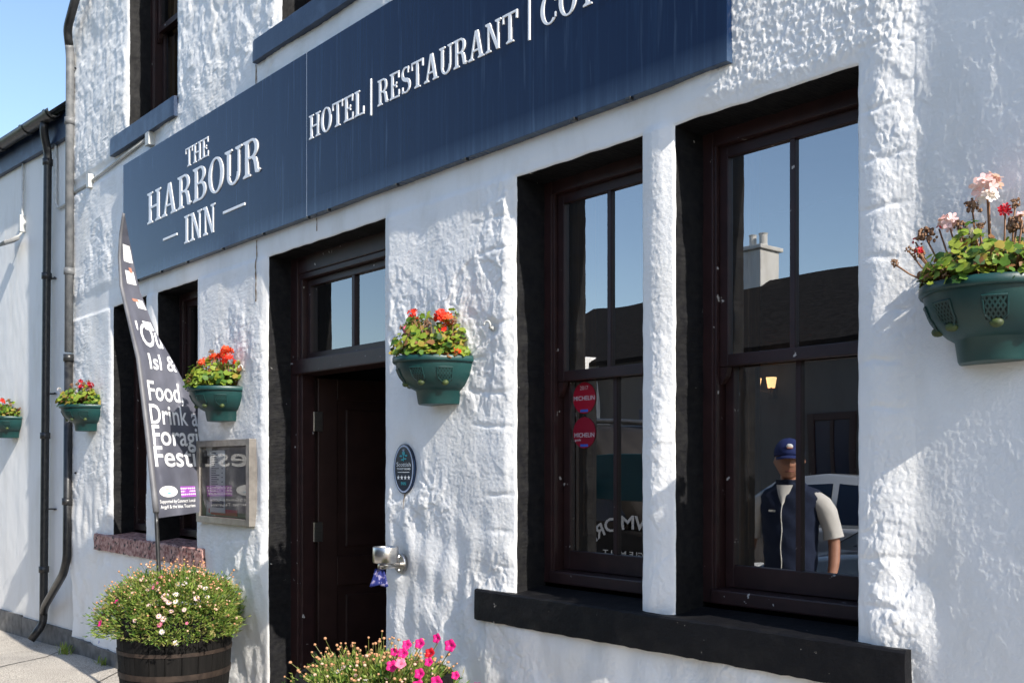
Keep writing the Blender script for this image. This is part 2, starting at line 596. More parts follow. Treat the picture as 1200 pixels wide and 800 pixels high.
def slope(x):
    t = min(1, max(0, (-8.6 - x) / 1.6))
    return -0.11 * t * t * (3 - 2 * t)

def pave_z(x, y):
    return slope(x) + 0.006 * math.sin(x * 2.1 + y * 3.3) * math.sin(y * 4.7 - x)
def ground_z(x, y):
    return -0.25 - 0.004 * max(0, -x - 40)
g = plane_grid('ground', -900, 900, -900, 900, 30, 30, lambda x, y: -0.3, M['hill'])
plane_grid('pavement', -40, 20, -1.75, 0.30, 240, 14, pave_z, M['pave'])
plane_grid('road', -60, 40, -8.4, -1.95, 60, 6, lambda x, y: slope(x) - 0.12 + 0.05 * (1 - ((y + 5.2) / 3.2) ** 2), M['asphalt'])
plane_grid('far_pavement', -60, 40, -10.0, -8.25, 60, 3, lambda x, y: slope(x), M['pave'])
kb = MB()
for x in range(-40, 20):
    z = slope(x + 0.5)
    kb.bbox(x + 0.004, x + 0.996, -1.95, -1.752, z - 0.3, z + 0.004, 0.015)
    kb.bbox(x + 0.004, x + 0.996, -8.4, -8.252, z - 0.3, z + 0.004, 0.015)
k = kb.build('kerb', M['kerb'])
k['kind'] = 'structure'
jb = MB()
for pts in ([(-6.9, -1.75), (-6.95, -0.9), (-7.9, 0.0)], [(-8.2, -1.75), (-8.5, -0.9), (-9.0, -0.25), (-9.5, 0.05)]):
    for (xa, ya), (xb, yb) in zip(pts, pts[1:]):
        n = 8
        for i in range(n):
            a = (xa + (xb - xa) * i / n, ya + (yb - ya) * i / n)
            b = (xa + (xb - xa) * (i + 1) / n, ya + (yb - ya) * (i + 1) / n)
            w = 0.008
            jb.face([(a[0] - w, a[1], pave_z(*a) + 0.004), (a[0] + w, a[1], pave_z(*a) + 0.004), (b[0] + w, b[1], pave_z(*b) + 0.004), (b[0] - w, b[1], pave_z(*b) + 0.004)])
j = jb.build('pavement_joints', M['joint'])
j['kind'] = 'structure'
lm = MB()
for x in range(-40, 20, 4):
    z = slope(x) - 0.12 + 0.05 + 0.004
    lm.face([(x, -5.25, z), (x + 2, -5.25, z), (x + 2, -5.15, z), (x, -5.15, z)])
k = lm.build('road_markings', M['print'])
k['kind'] = 'structure'

# ------------------------------------------------------------------ the inn
O = (-5.3, 0, 0)
inn = thing('inn_building', 'white two-storey inn of lumpy painted stone with black-edged sash windows', 'building', O)
OPEN = {
    'MW': (-3.245, -2.522, 1.035, 2.868), 'RW': (-2.362, -1.627, 1.035, 2.868),
    'DR': (-5.511, -4.258, 0.0, 2.878),
    'LW1': (-8.120, -7.428, 1.040, 2.888), 'LW2': (-7.217, -6.523, 1.040, 2.884),
    'UL': (-7.771, -6.850, 4.19, 5.95), 'UM': (-5.342, -4.42, 4.19, 5.95),
}
WX0, WX1, WZ1 = -9.10, 3.0, 7.0

def grade(edges, spacing):
    out = [edges[0]]
    for a, b in zip(edges, edges[1:]):
        p = a
        pts = []
        while p < b:
            p += spacing(p)
            pts.append(p)
        n = max(1, len(pts))
        seg = np.array([a] + pts)
        seg = a + (seg - a) * (b - a) / (seg[-1] - a)
        out.extend(seg[1:].tolist())
    return np.array(out)

def xspace(x):
    # pixel footprint on the wall at x, about 1.4 render pixels
    t = x / 2.9
    u = (-872.5 - t * 772) / (t * 0.749 - 0.6626)
    S = 772 + 0.749 * u
    if x > -1.0:
        return 0.08
    return min(0.05, max(0.0030, 1.05 * 2.9 * 1165 / S ** 2))

def zspace(z):
    return 0.0046 if 0.7 < z < 4.3 else (0.009 if z < 6.2 else 0.1)

xe = sorted(set([WX0, WX1, -1.0] + [v for o in OPEN.values() for v in o[:2]]))
ze = sorted(set([0.0, 0.7, 4.3, 6.2, WZ1] + [v for o in OPEN.values() for v in o[2:]]))
xs = grade(xe, xspace)
zs = grade(ze, zspace)
XX, ZZ = np.meshgrid(xs, zs)

def fbm(X, Z, lam, octs, seed, gain=0.5, zs=1.3):
    h = 0
    a = 1.0
    for k in range(octs):
        h = h + a * gnoise(X / lam, Z / (lam * zs), seed + k)
        lam *= 0.5
        a *= gain
    return h
def ridged(X, Z, lam, octs, seed, gain=0.5, zs=1.3):
    h = 0
    a = 1.0
    for k in range(octs):
        h = h + a * (0.45 - np.abs(gnoise(X / lam, Z / (lam * zs), seed + k)) * 1.6)
        lam *= 0.47
        a *= gain
    return h
def spot(X, Z, x, z, rx, rz):
    return np.exp(-(((X - x) / rx) ** 2 + ((Z - z) / rz) ** 2) ** 2)

def wall_height(X, Z):
    wx = X + 0.026 * gnoise(X / 0.16, Z / 0.20, 1) + 0.013 * gnoise(X / 0.045, Z / 0.05, 15) + 0.006 * gnoise(X / 0.018, Z / 0.02, 24)
    wz = Z + 0.030 * gnoise(X / 0.19, Z / 0.18, 2) + 0.015 * gnoise(X / 0.05, Z / 0.045, 16) + 0.006 * gnoise(X / 0.02, Z / 0.018, 25)
    h = 0.008 * gnoise(X / 0.85, Z / 0.95, 3) + 0.0095 * gnoise(X / 0.42, Z / 0.60, 19) * sstep(-1.35, -1.6, X)                       # broad undulation of the old masonry
    lean = 0.0036 * gnoise(wx / 0.20, wz / 0.28, 4) + 0.0034 * fbm(wx, wz, 0.15, 4, 40, 0.54, 1.3)
    wx = wx - 3.0 * lean                                            # lumps sag so that one side is steep
    a = gnoise(wx / 0.20, wz / 0.28, 4)
    b = gnoise(wx / 0.085, wz / 0.12, 5)
    plate = 0.0032 * sstep(-0.02, 0.03, a) + 0.0019 * sstep(-0.02, 0.03, b) + 0.0011 * sstep(-0.02, 0.04, gnoise(wx / 0.042, wz / 0.06, 17))   # trowelled flats with torn edges
    body = 0.0026 * fbm(wx, wz, 0.15, 6, 40, 0.60, 1.25)
    crag = 0.0016 * ridged(wx, wz, 0.10, 5, 60, 0.63, 1.3)
    runs = 0.0007 * gnoise(wx / 0.018, wz / 0.045, 6)                # runs of thick paint
    grain = 0.00085 * gnoise(X / 0.011, Z / 0.012, 7) + 0.0009 * np.abs(gnoise(X / 0.024, Z / 0.028, 18))
    rough = 0.30 + 1.0 * sstep(-0.30, 0.40, gnoise(X / 0.62, Z / 0.50, 8))
    up = sstep(3.95, 4.2, Z)
    rough = rough * (1 - up) + 1.35 * up
    right = sstep(-1.50, -1.38, X)
    grain = grain * (1 - 0.55 * right)
    rough *= 1 - 0.78 * right
    low = sstep(1.1, 0.85, Z)
    rough *= 1 - 0.30 * low
    mull = sstep(-2.54, -2.52, X) * sstep(-2.34, -2.36, X) * sstep(2.9, 2.87, Z)
    rough *= 1 - 0.35 * mull
    peb = sstep(-2.30, -2.12, X) * sstep(-1.34, -1.52, X) * sstep(2.82, 2.92, Z)   # pebble-dashed patch
    h4 = peb * (0.0021 * fbm(X + 0.008 * gnoise(X / 0.03, Z / 0.03, 23), Z, 0.034, 4, 90, 0.72, 1.0) + 0.0016 * sstep(0.0, 0.12, gnoise(X / 0.020, Z / 0.022, 9)))
    rough *= 1 - 0.45 * peb
    h = h + rough * (plate + body + crag + runs * 1.2) + grain + h4
    # coursed blocks beside the pair of windows
    crs = np.maximum(sstep(-3.58, -3.48, X) * sstep(-3.235, -3.255, X), sstep(-1.64, -1.62, X) * sstep(-1.42, -1.52, X)) * sstep(1.0, 1.1, Z) * sstep(2.9, 2.75, Z)
    zz = Z + 0.020 * gnoise(X / 0.2, Z / 0.3, 11) + 0.006 * gnoise(X / 0.05, Z / 0.05, 12)
    fr = (zz / 0.155) % 1.0
    on = sstep(-0.25, 0.15, gnoise(X / 0.25, Z / 0.16, 13))
    h -= crs * on * 0.0045 * np.exp(-((fr - 0.5) / 0.07) ** 2)
    h += 0.016 * sstep(-1.40, -1.56, X) * sstep(0.2, 0.9, Z)          # swells out round the window
    h += 0.085 * np.clip(X + 1.44, 0, 0.6)                           # and falls away to its right
    h += 0.012 * sstep(-1.30, -1.46, X) * gnoise(X / 0.12, Z / 0.20, 14) * sstep(1.6, 1.2, Z)
    lint = sstep(2.86, 2.90, Z) * sstep(3.12, 3.02, Z) * sstep(-2.2, -2.4, X)
    h *= 1 - 0.6 * lint
    # bedded flat behind the fittings
    fl = spot(X, Z, -4.07, 1.591, 0.12, 0.15) + spot(X, Z, -4.105, 1.12, 0.07, 0.07) + spot(X, Z, -3.392, 2.222, 0.04, 0.04) + spot(X, Z, -6.0, 1.5, 0.42, 0.30)
    h *= 1 - np.clip(fl, 0, 1) * 0.9
    cond = np.exp(-((Z - 4.02) / 0.06) ** 4) * sstep(-7.0, -7.2, X)
    h *= 1 - 0.85 * cond
    return h

H = wall_height(XX, ZZ).astype(np.float64)
dmin = np.full(XX.shape, 9.0)
for (x0, x1, z0, z1) in OPEN.values():
    dx = np.maximum(np.maximum(x0 - XX, XX - x1), 0)
    dz = np.maximum(np.maximum(z0 - ZZ, ZZ - z1), 0)
    dmin = np.minimum(dmin, np.hypot(dx, dz))
H *= 0.35 + 0.65 * sstep(0.0, 0.07, dmin)
H -= 0.007 * np.exp(-(dmin / 0.0045))                  # rounded arrises
YY = -H
# wobble of the arrises within the wall's plane
amp = np.exp(-dmin / 0.05)
XX = XX + amp * 0.0030 * gnoise(XX / 0.06, ZZ / 0.08, 21)
ZZ = ZZ + np.where(ZZ > 0.1, amp, 0) * 0.004 * gnoise(XX / 0.11, ZZ / 0.07, 22)
nz, nx = XX.shape
cx = (xs[:-1] + xs[1:]) / 2
cz = (zs[:-1] + zs[1:]) / 2
keep = np.ones((nz - 1, nx - 1), bool)
for (x0, x1, z0, z1) in OPEN.values():
    keep &= ~(((cx > x0) & (cx < x1))[None, :] & ((cz > z0) & (cz < z1))[:, None])
jj, ii = np.nonzero(keep)
v0 = jj * nx + ii
quads = np.stack([v0, v0 + 1, v0 + nx + 1, v0 + nx], 1).astype(np.int32)
co = np.stack([XX.ravel() - O[0], YY.ravel(), ZZ.ravel()], 1).astype(np.float32)
me = bpy.data.meshes.new('facade_wall')
me.vertices.add(len(co))
me.vertices.foreach_set('co', co.ravel())
me.loops.add(quads.size)
me.loops.foreach_set('vertex_index', quads.ravel())
me.polygons.add(len(quads))
me.polygons.foreach_set('loop_start', np.arange(0, quads.size, 4, dtype=np.int32))
me.polygons.foreach_set('loop_total', np.full(len(quads), 4, dtype=np.int32))
me.polygons.foreach_set('use_smooth', np.ones(len(quads), bool))
me.update(calc_edges=True)
me.validate()
me.materials.append(M['wall'])
wall = bpy.data.objects.new('facade_wall', me)
link(wall, inn)

def on_wall(x, z):
    i_ = min(len(xs) - 1, max(0, int(np.searchsorted(xs, x))))
    k_ = min(len(zs) - 1, max(0, int(np.searchsorted(zs, z))))
    return float(YY[k_, i_])
def wall_strip(name, x, za, zb, w, m, seed, gap=0.0):
    rs = random.Random(seed)
    mb = MB()
    n = int((zb - za) / 0.02)
    px_ = 0
    pts = []
    for i in range(n + 1):
        z = za + (zb - za) * i / n
        px_ = px_ * 0.8 + rs.uniform(-0.004, 0.004)
        ww = w * rs.uniform(0.3, 1.0)
        yy = min(on_wall(x + d_, z) for d_ in (-0.02, 0, 0.02)) - 0.0025
        pts.append((x + px_ - ww / 2, x + px_ + ww / 2, yy, z))
    for a, b in zip(pts, pts[1:]):
        if rs.random() > gap:
            mb.face([(a[0], a[2], a[3]), (a[1], a[2], a[3]), (b[1], b[2], b[3]), (b[0], b[2], b[3])])
    return mb.build(name, m, inn, O, fix=False)
RUST = mat('rusty_stain', (0.30, 0.19, 0.10), 0.9, (0.16, 0.12, 0.08), 40)
wall_strip('old_crack', -5.64, 2.62, 3.0, 0.022, RUST, 1)
wall_strip('old_crack', -5.64, 3.945, 4.08, 0.022, RUST, 2)
wall_strip('rust_stain', -4.93, 2.93, 3.005, 0.014, RUST, 3)
wall_strip('rust_stain', -4.07, 1.39, 1.465, 0.012, RUST, 4)

REC = 0.165
def chain(name, line, normal_in, depth=REC):
    """the painted reveal running back from a row of the wall's own edge vertices"""
    n = len(line)
    seg = 9
    mb = MB()
    mb.sm = True
    rw = random.Random(n)
    vs = []
    for k in range(seg + 1):
        t = k / seg
        for i, p in enumerate(line):
            y = p[1] + (depth + 0.01 - p[1]) * t
            w = 0.003 * math.sin(i * 0.13 + 3 * t) * math.sin(t * math.pi) + rw.uniform(-0.0014, 0.0014)
            w *= min(1, t * 4)
            vs.append((p[0] + normal_in[0] * w, y, p[2] + normal_in[1] * w))
    fs = [(k * n + i, k * n + i + 1, (k + 1) * n + i + 1, (k + 1) * n + i) for k in range(seg) for i in range(n - 1)]
    mb.raw(vs, fs)
    return mb

def ix(a, v):
    return int(np.argmin(np.abs(a - v)))

for key, (x0, x1, z0, z1) in OPEN.items():
    i0, i1, k0, k1 = ix(xs, x0), ix(xs, x1), ix(zs, z0), ix(zs, z1)
    mb = MB()
    P = lambda r, c: (XX[r, c], YY[r, c], ZZ[r, c])
    L = [P(r, i0) for r in range(k0, k1 + 1)]
    T_ = [P(k1, c) for c in range(i0, i1 + 1)]
    Rr = [P(r, i1) for r in range(k1, k0 - 1, -1)]
    rv = MB()
    rv.sm = True
    d = 0.165 if key != 'DR' else 0.15
    for line, nin in ((L, (1, 0)), (T_, (0, -1)), (Rr, (-1, 0))):
        c = chain('r', line, nin, d)
        rv.raw(c.v, c.f)
    rv.build('doorway_reveal' if key == 'DR' else 'window_reveal', M['black'], inn, O, fix=False)

# body of the house behind the front
bd = MB()
bd.box(WX0, WX0 + 0.3, 0.02, 8, 0, 7.0)
bd.box(WX1 - 0.3, WX1, 0.02, 8, 0, 7.0)
bd.box(WX0, WX1, 7.7, 8.0, 0, 7.0)
bd.build('side_wall', M['wall2'], inn, O)
rf = MB()
rf.face([(WX0 - 0.1, -0.10, 6.98), (WX1 + 0.1, -0.10, 6.98), (WX1 + 0.1, 4, 9.4), (WX0 - 0.1, 4, 9.4)])
rf.face([(WX1 + 0.1, 8.15, 6.98), (WX0 - 0.1, 8.15, 6.98), (WX0 - 0.1, 4, 9.4), (WX1 + 0.1, 4, 9.4)])
rf.face([(WX0 - 0.1, -0.10, 6.98), (WX0 - 0.1, 4, 9.4), (WX0 - 0.1, 8.15, 6.98)])
rf.face([(WX1 + 0.1, -0.10, 6.98), (WX1 + 0.1, 8.15, 6.98), (WX1 + 0.1, 4, 9.4)])
rf.build('roof', M['slate'], inn, O)
im = MB()
im.box(-4.12, 2.6, 2.5, 2.6, 0, 3.2)
im.box(-8.8, 2.6, 3.6, 3.75, 0, 6.5)                 # back of the front rooms
im.box(-5.75, -5.65, 0.5, 3.6, 0, 3.2)
im.box(-4.12, -4.0, 0.5, 3.6, 0, 3.2)
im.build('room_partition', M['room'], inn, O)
fl = MB()
fl.box(-8.8, 2.6, 0.20, 3.6, -0.05, 0.02)
fl.box(-8.8, 2.6, 0.45, 3.6, 3.2, 3.35)
fl.build('room_floor', M['roomfloor'], inn, O)
lin = MB()                                            # inner skin of the front wall
def inner(x0, x1, z0, z1):
    lin.box(x0, x1, 0.40, 0.46, z0, z1)
xsorted = [-8.8, -8.25, -7.30, -7.34, -6.40, -5.62, -4.15, -3.37, -2.43, -2.44, -1.50, 2.6]
inner(-8.8, -8.2, 0, 3.2); inner(-6.44, -5.62, 0, 3.2); inner(-4.15, -3.33, 0, 3.2); inner(-1.53, 2.6, 0, 3.2)
inner(-8.2, -6.44, 0, 1.0); inner(-8.2, -6.44, 2.96, 3.2); inner(-3.33, -1.53, 0, 1.0); inner(-3.33, -1.53, 2.96, 3.2)
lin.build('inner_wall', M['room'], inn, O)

def sill(x0, x1, z0, z1, y0, m, label, seed, rough=0.004):
    rs = random.Random(seed)
    mb = MB()
    mb.sm = True
    n = max(12, int((x1 - x0) / 0.03))
    prof = [(y0, z0), (y0, (z0 * 2 + z1) / 3), (y0, (z0 + 2 * z1) / 3), (y0 + 0.001, z1 - 0.008), (y0 + 0.008, z1 - 0.001), (y0 + 0.05, z1 + 0.001), (0.155, z1 + 0.020), (0.155, z0 + 0.05), (0.0, z0), (y0 + 0.02, z0 - 0.001)]
    rings = []
    for i in range(n + 1):
        x = x0 + (x1 - x0) * i / n
        r = []
        for k, (y, z) in enumerate(prof):
            e = 0.006 if i in (0, n) and k < 5 else 0
            r.append(Vector((x + (rs.random() - 0.5) * 0.003, y + (rs.random() - 0.5) * rough * (k < 6) + e, z + (rs.random() - 0.5) * rough * (k != 6))))
        rings.append(r)
    for run in ((0, 1, 2, 3), (3, 4), (4, 5, 6), (6, 7, 8), (8, 9, 0)):
        mb.loft([[r[k] for k in run] for r in rings], caps=False, closed=False)
    mb.sm = False
    mb.face(list(reversed(rings[0])))
    mb.face(rings[-1])
    ob = mb.build('window_sill', m, inn, O, label)
    return ob
sill(-3.489, -1.452, 0.912, 1.050, -0.048, M['sillblack'], 'long black stone sill below the paired windows', 1)
sill(-8.451, -6.361, 0.925, 1.052, -0.05, M['redstone'], 'sill with black paint worn down to red stone', 2, 0.010)
sill(-8.062, -6.815, 4.073, 4.215, -0.055, M['navytrim'], 'navy painted upper sill above the inn name', 3, 0.002)
sill(-5.625, -4.13, 4.078, 4.216, -0.055, M['navytrim'], None, 4, 0.002)

def sash_window(key, glass, rail=2.005, shutter=True, dark_inside=False):
    x0, x1, z0, z1 = OPEN[key]
    z0 += 0.0
    zb = z0 + 0.05
    zt = z1 + 0.03
    xa, xb = x0 - 0.03, x1 + 0.03
    y = REC
    f = MB()
    w = 0.075                                          # casing, part of it behind the reveal
    f.bbox(xa, xa + w, y, y + 0.12, zb, zt, 0.004)
    f.bbox(xb - w, xb, y, y + 0.12, zb, zt, 0.004)
    f.bbox(xa + w - 0.002, xb - w + 0.002, y + 0.002, y + 0.12, zt - 0.085, zt - 0.001, 0.004)
    f.bbox(xa + w - 0.002, xb - w + 0.002, y - 0.012, y + 0.12, zb + 0.001, zb + 0.055, 0.006)
    f.bbox(xa + w - 0.012, xa + w + 0.010, y + 0.008, y + 0.03, zb + 0.05, zt - 0.08, 0.003)
    f.bbox(xb - w - 0.010, xb - w + 0.012, y + 0.008, y + 0.03, zb + 0.05, zt - 0.08, 0.003)
    fr = f.build('window', M['maroon'], inn, O)
    sx0, sx1 = xa + w + 0.006, xb - w - 0.006
    mid = (sx0 + sx1) / 2
    def sash(za, zc, ya, bot, top, nm):
        s = MB()
        st = 0.040
        s.bbox(sx0, sx0 + st, ya, ya + 0.034, za, zc, 0.003)
        s.bbox(sx1 - st, sx1, ya, ya + 0.034, za, zc, 0.003)
        s.bbox(sx0 + st - 0.001, sx1 - st + 0.001, ya + 0.001, ya + 0.033, za + 0.001, za + bot, 0.003)
        s.bbox(sx0 + st - 0.001, sx1 - st + 0.001, ya + 0.001, ya + 0.033, zc - top, zc - 0.001, 0.003)
        s.bbox(mid - 0.011, mid + 0.011, ya + 0.003, ya + 0.031, za + bot - 0.001, zc - top + 0.001, 0.003)
        sh = s.build(nm, M['maroon'], fr, O)
        gm = MB()
        gm.face([(sx0 + st - 0.004, ya + 0.017, za + bot - 0.004), (sx1 - st + 0.004, ya + 0.017, za + bot - 0.004), (sx1 - st + 0.004, ya + 0.017, zc - top + 0.004), (sx0 + st - 0.004, ya + 0.017, zc - top + 0.004)])
        gm.build('pane', glass, fr, O, fix=False)
    sash(rail - 0.025, zt - 0.083, y + 0.032, 0.046, 0.045, 'upper_sash')
    sash(zb + 0.057, rail + 0.022, y + 0.070, 0.085, 0.040, 'lower_sash')
    # horns under the meeting rail
    hn = MB()
    hn.prism([(sx0, rail - 0.027), (sx0 + 0.038, rail - 0.027), (sx0 + 0.03, rail - 0.06), (sx0 + 0.008, rail - 0.09), (sx0, rail - 0.09)], y + 0.034, y + 0.062)
    hn.build('sash_horn', M['maroon'], fr, O)
    hn = MB()
    hn.prism([(sx1, rail - 0.027), (sx1, rail - 0.09), (sx1 - 0.008, rail - 0.09), (sx1 - 0.03, rail - 0.06), (sx1 - 0.038, rail - 0.027)], y + 0.034, y + 0.062)
    hn.build('sash_horn', M['maroon'], fr, O)
    if shutter:
        sh = MB()
        sh.bbox(xa + 0.02, xa + 0.128, y + 0.122, y + 0.235, zb, zt, 0.004)
        sh.bbox(xa + 0.032, xa + 0.134, y + 0.150, y + 0.215, zb + 0.2, zt - 0.2, 0.006)
        sh.build('shutter', M['wood'], fr, O)
        sh = MB()
        sh.bbox(xb - 0.045, xb, y + 0.125, y + 0.235, zb, zt, 0.004)
        sh.build('shutter', M['wood'], fr, O)
    return fr
win_m = sash_window('MW', M['glass'])
win_r = sash_window('RW', M['glass'])
sash_window('LW1', M['glassd'])
sash_window('LW2', M['glassd'])
sash_window('UL', M['glassd'], rail=5.03)
sash_window('UM', M['glassd'], rail=5.03)

# rooms upstairs
uc = MB()
for a, b in ((-8.3, -6.3), (-5.9, -3.9)):
    uc.box(a, b, 0.9, 1.0, 3.6, 6.5)
    uc.box(a, a + 0.05, 0.30, 0.9, 3.6, 6.5)
    uc.box(b - 0.05, b, 0.30, 0.9, 3.6, 6.5)
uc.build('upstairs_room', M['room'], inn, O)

# doorway: frame, fanlight, open door
x0, x1, z0, z1 = OPEN['DR']
y = 0.15
f = MB()
w = 0.13
xa, xb, zt = x0 - 0.02, x1 + 0.02, z1 + 0.02
f.bbox(xa, xa + w - 0.03, y, y + 0.16, 0.02, zt, 0.005)
f.bbox(xa + w - 0.035, xa + w, y + 0.014, y + 0.10, 0.02, zt - 0.05, 0.005)
f.bbox(xb - w, xb, y, y + 0.16, 0.02, zt, 0.005)
f.bbox(xa + 0.09, xb - 0.09, y + 0.002, y + 0.155, zt - 0.12, zt - 0.001, 0.006)
f.bbox(xa + 0.09, xb - 0.09, y + 0.010, y + 0.125, zt - 0.155, zt - 0.119, 0.006)
f.bbox(xa + 0.06, xb - 0.06, y - 0.012, y + 0.15, 2.165, 2.255, 0.008)
fr = f.build('door_frame', M['maroon'], inn, O)
s = MB()
fx0, fx1, fz0, fz1 = xa + w, xb - w, 2.256, zt - 0.156
for a, b, c, d in ((fx0, fx0 + 0.04, fz0, fz1), (fx1 - 0.04, fx1, fz0, fz1), (fx0 + 0.039, fx1 - 0.039, fz0, fz0 + 0.04), (fx0 + 0.039, fx1 - 0.039, fz1 - 0.04, fz1)):
    s.bbox(a, b, y + 0.05, y + 0.09, c, d, 0.004)
mid = (fx0 + fx1) / 2
s.bbox(mid - 0.016, mid + 0.016, y + 0.052, y + 0.088, fz0 + 0.039, fz1 - 0.039, 0.004)
s.build('fanlight_sash', M['maroon'], fr, O)
gm = MB()
gm.face([(fx0 + 0.03, y + 0.07, fz0 + 0.03), (fx1 - 0.03, y + 0.07, fz0 + 0.03), (fx1 - 0.03, y + 0.07, fz1 - 0.03), (fx0 + 0.03, y + 0.07, fz1 - 0.03)])
gm.build('fanlight_pane', glassmat('fanlight_glass', 0.20), fr, O, fix=False)
hl = MB()
hl.box(-5.64, -4.13, 0.32, 3.55, 2.9, 2.95)
hl.build('hall_ceiling', M['teal'], inn, O)
T = Matrix.Translation((xa + w + 0.01, y + 0.12, 0)) @ Matrix.Rotation(R(83), 4, 'Z')
d = MB()
W_ = 1.0
st = 0.13
d.bbox(0, st, 0, 0.045, 0.03, 2.15, 0.004, T)
d.bbox(W_ - st, W_, 0, 0.045, 0.03, 2.15, 0.004, T)
for a, b in ((0.03, 0.25), (0.86, 1.04), (2.02, 2.15)):
    d.bbox(st - 0.001, W_ - st + 0.001, 0.001, 0.044, a, b, 0.004, T)
for a, b in ((0.25, 0.86), (1.04, 2.02)):
    d.box(st - 0.01, W_ - st + 0.01, 0.012, 0.033, a - 0.01, b + 0.01, T)
    d.bbox(st + 0.06, W_ - st - 0.06, 0.003, 0.042, a + 0.06, b - 0.06, 0.008, T)
dl = d.build('door', M['doorp'], inn, O)
hg = MB()
for z in (0.35, 1.14, 1.82):
    hg = MB()
    hg.bbox(-0.03, 0.03, -0.006, 0.003, z, z + 0.12, 0.002, T)
    hg.build('hinge', M['steel'], dl, O)
ds = MB()
ds.bbox(-5.50, -4.27, -0.06, 0.32, -0.02, 0.03, 0.01)
ds.build('doorstep', M['plinth'], inn, O)

# plinth course along the foot of the wall
pl = MB()
for a, b in ((WX0, -5.53), (-4.24, WX1)):
    pl = MB()
    n = int((b - a) / 0.2)
    for i in range(n):
        xa_, xb_ = a + (b - a) * i / n, a + (b - a) * (i + 1) / n
        pl.box(xa_, xb_ , -0.030, 0.05, -0.15, 0.115 + 0.004 * math.sin(i * 1.7))
    pl.build('plinth', M['plinth'], inn, O)

# ------------------------------------------------------------------ neighbouring building
NA = R(4.3)
NB0 = Vector((-9.08, 0.20, 0))
ndir = Vector((-math.cos(NA), -math.sin(NA), 0))
nout = Vector((math.sin(NA), -math.cos(NA), 0))
def nb(k, off, z):
    p = NB0 + ndir * k + nout * off
    return Vector((p.x, p.y, z))
NO = (NB0.x, NB0.y, 0)
neigh = thing('neighbour_building', 'low smooth white building with black gutter at the left end of the inn', 'building', NO)
nk = np.concatenate([np.linspace(-0.3, 3.2, 150), np.linspace(3.3, 12, 40)])
nzv = np.linspace(-0.3, 4.9, 300)
KK, Z2 = np.meshgrid(nk, nzv)
off = 0.010 * gnoise(KK / 0.9, Z2 / 1.3, 31) + 0.004 * gnoise(KK / 0.3, Z2 / 0.5, 32) + 0.0016 * gnoise(KK / 0.07, Z2 / 0.16, 33)
mb = MB()
mb.sm = True
n1 = len(nk)
vs = []
for r in range(len(nzv)):
    for c in range(n1):
        vs.append(nb(nk[c], off[r, c], nzv[r]))
fs = [(r * n1 + c, r * n1 + c + 1, (r + 1) * n1 + c + 1, (r + 1) * n1 + c) for r in range(len(nzv) - 1) for c in range(n1 - 1)]
mb.raw(vs, fs)
mb.build('wall', M['wall2'], neigh, NO)
def nbox(mb, k0, k1, o0, o1, z0, z1):
    vs = [nb(k, o, z) for z in (z0, z1) for o in (o0, o1) for k in (k0, k1)]
    mb.raw(vs, [(0, 2, 3, 1), (4, 5, 7, 6), (0, 1, 5, 4), (2, 6, 7, 3), (0, 4, 6, 2), (1, 3, 7, 5)])
mb = MB()
nbox(mb, 0.02, 1.75, 0.0, 0.022, -0.35, 0.085)
nbox(mb, 1.754, 12, 0.0, 0.024, -0.35, 0.10)
mb.build('plinth', M['plinth'], neigh, NO)
mb = MB()
nbox(mb, 0.02, 12, 0.0, 0.05, 4.66, 4.92)
mb.build('fascia_board', M['navytrim'], neigh, NO)
mb = MB()
mb.face([nb(-0.0, 0.12, 4.93), nb(12, 0.12, 4.93), nb(12, -4, 7.0), nb(-0.0, -4, 7.0)])
mb.face([nb(-0.0, 0.12, 4.90), nb(12, 0.12, 4.90), nb(12, -4, 6.97), nb(-0.0, -4, 6.97)])
mb.face([nb(-0.0, 0.12, 4.90), nb(12, 0.12, 4.90), nb(12, 0.12, 4.93), nb(-0.0, 0.12, 4.93)])
mb.build('roof', M['slate'], neigh, NO)
gt = MB()
gt.sm = True
rings = []
for k in (0.62, 0.621, 3, 6, 12):
    ring = []
    for i in range(13):
        a = math.pi + math.pi * i / 12
        ring.append(nb(k, 0.13 + 0.068 * math.cos(a), 4.90 + 0.068 * math.sin(a)))
    for i in range(13):
        a = 2 * math.pi - math.pi * i / 12
        ring.append(nb(k, 0.13 + 0.060 * math.cos(a), 4.905 + 0.060 * math.sin(a)))
    rings.append(ring)
gt.loft(rings)
for k in (0.66, 1.25, 1.95, 2.9, 4, 6, 8):
    rr = [[nb(kk, 0.13 + 0.078 * math.cos(math.pi + math.pi * i / 12), 4.90 + 0.078 * math.sin(math.pi + math.pi * i / 12)) for i in range(13)] for kk in (k, k + 0.06)]
    gt.loft(rr, closed=False, caps=False)
gt.build('gutter', M['pipe'], neigh, NO)

def pipe(name, path, r, collars, m, parent, o, seg=12, label=None):
    mb = MB()
    mb.sm = True
    mb.tube(path, r, seg)
    for p, d in collars:
        p = Vector(p)
        d = Vector(d).normalized()
        mb.tube([p - d * 0.03, p - d * 0.029, p + d * 0.029, p + d * 0.03], [r * 1.05, r * 1.25, r * 1.25, r * 1.05], seg)
    return mb.build(name, m, parent, o, label)
def smooth_path(pts, n=6):
    out = []
    P = [Vector(p) for p in pts]
    for i in range(len(P)):
        if i in (0, len(P) - 1):
            out.append(P[i])
            continue
        a = P[i] + (P[i - 1] - P[i]).normalized() * min(0.07, (P[i - 1] - P[i]).length / 2.1)
        b = P[i] + (P[i + 1] - P[i]).normalized() * min(0.07, (P[i + 1] - P[i]).length / 2.1)
        for k in range(n + 1):
            t = k / n
            out.append(a * (1 - t) ** 2 + P[i] * 2 * t * (1 - t) + b * t * t)
    return out
UPZ = (0, 0, 1)
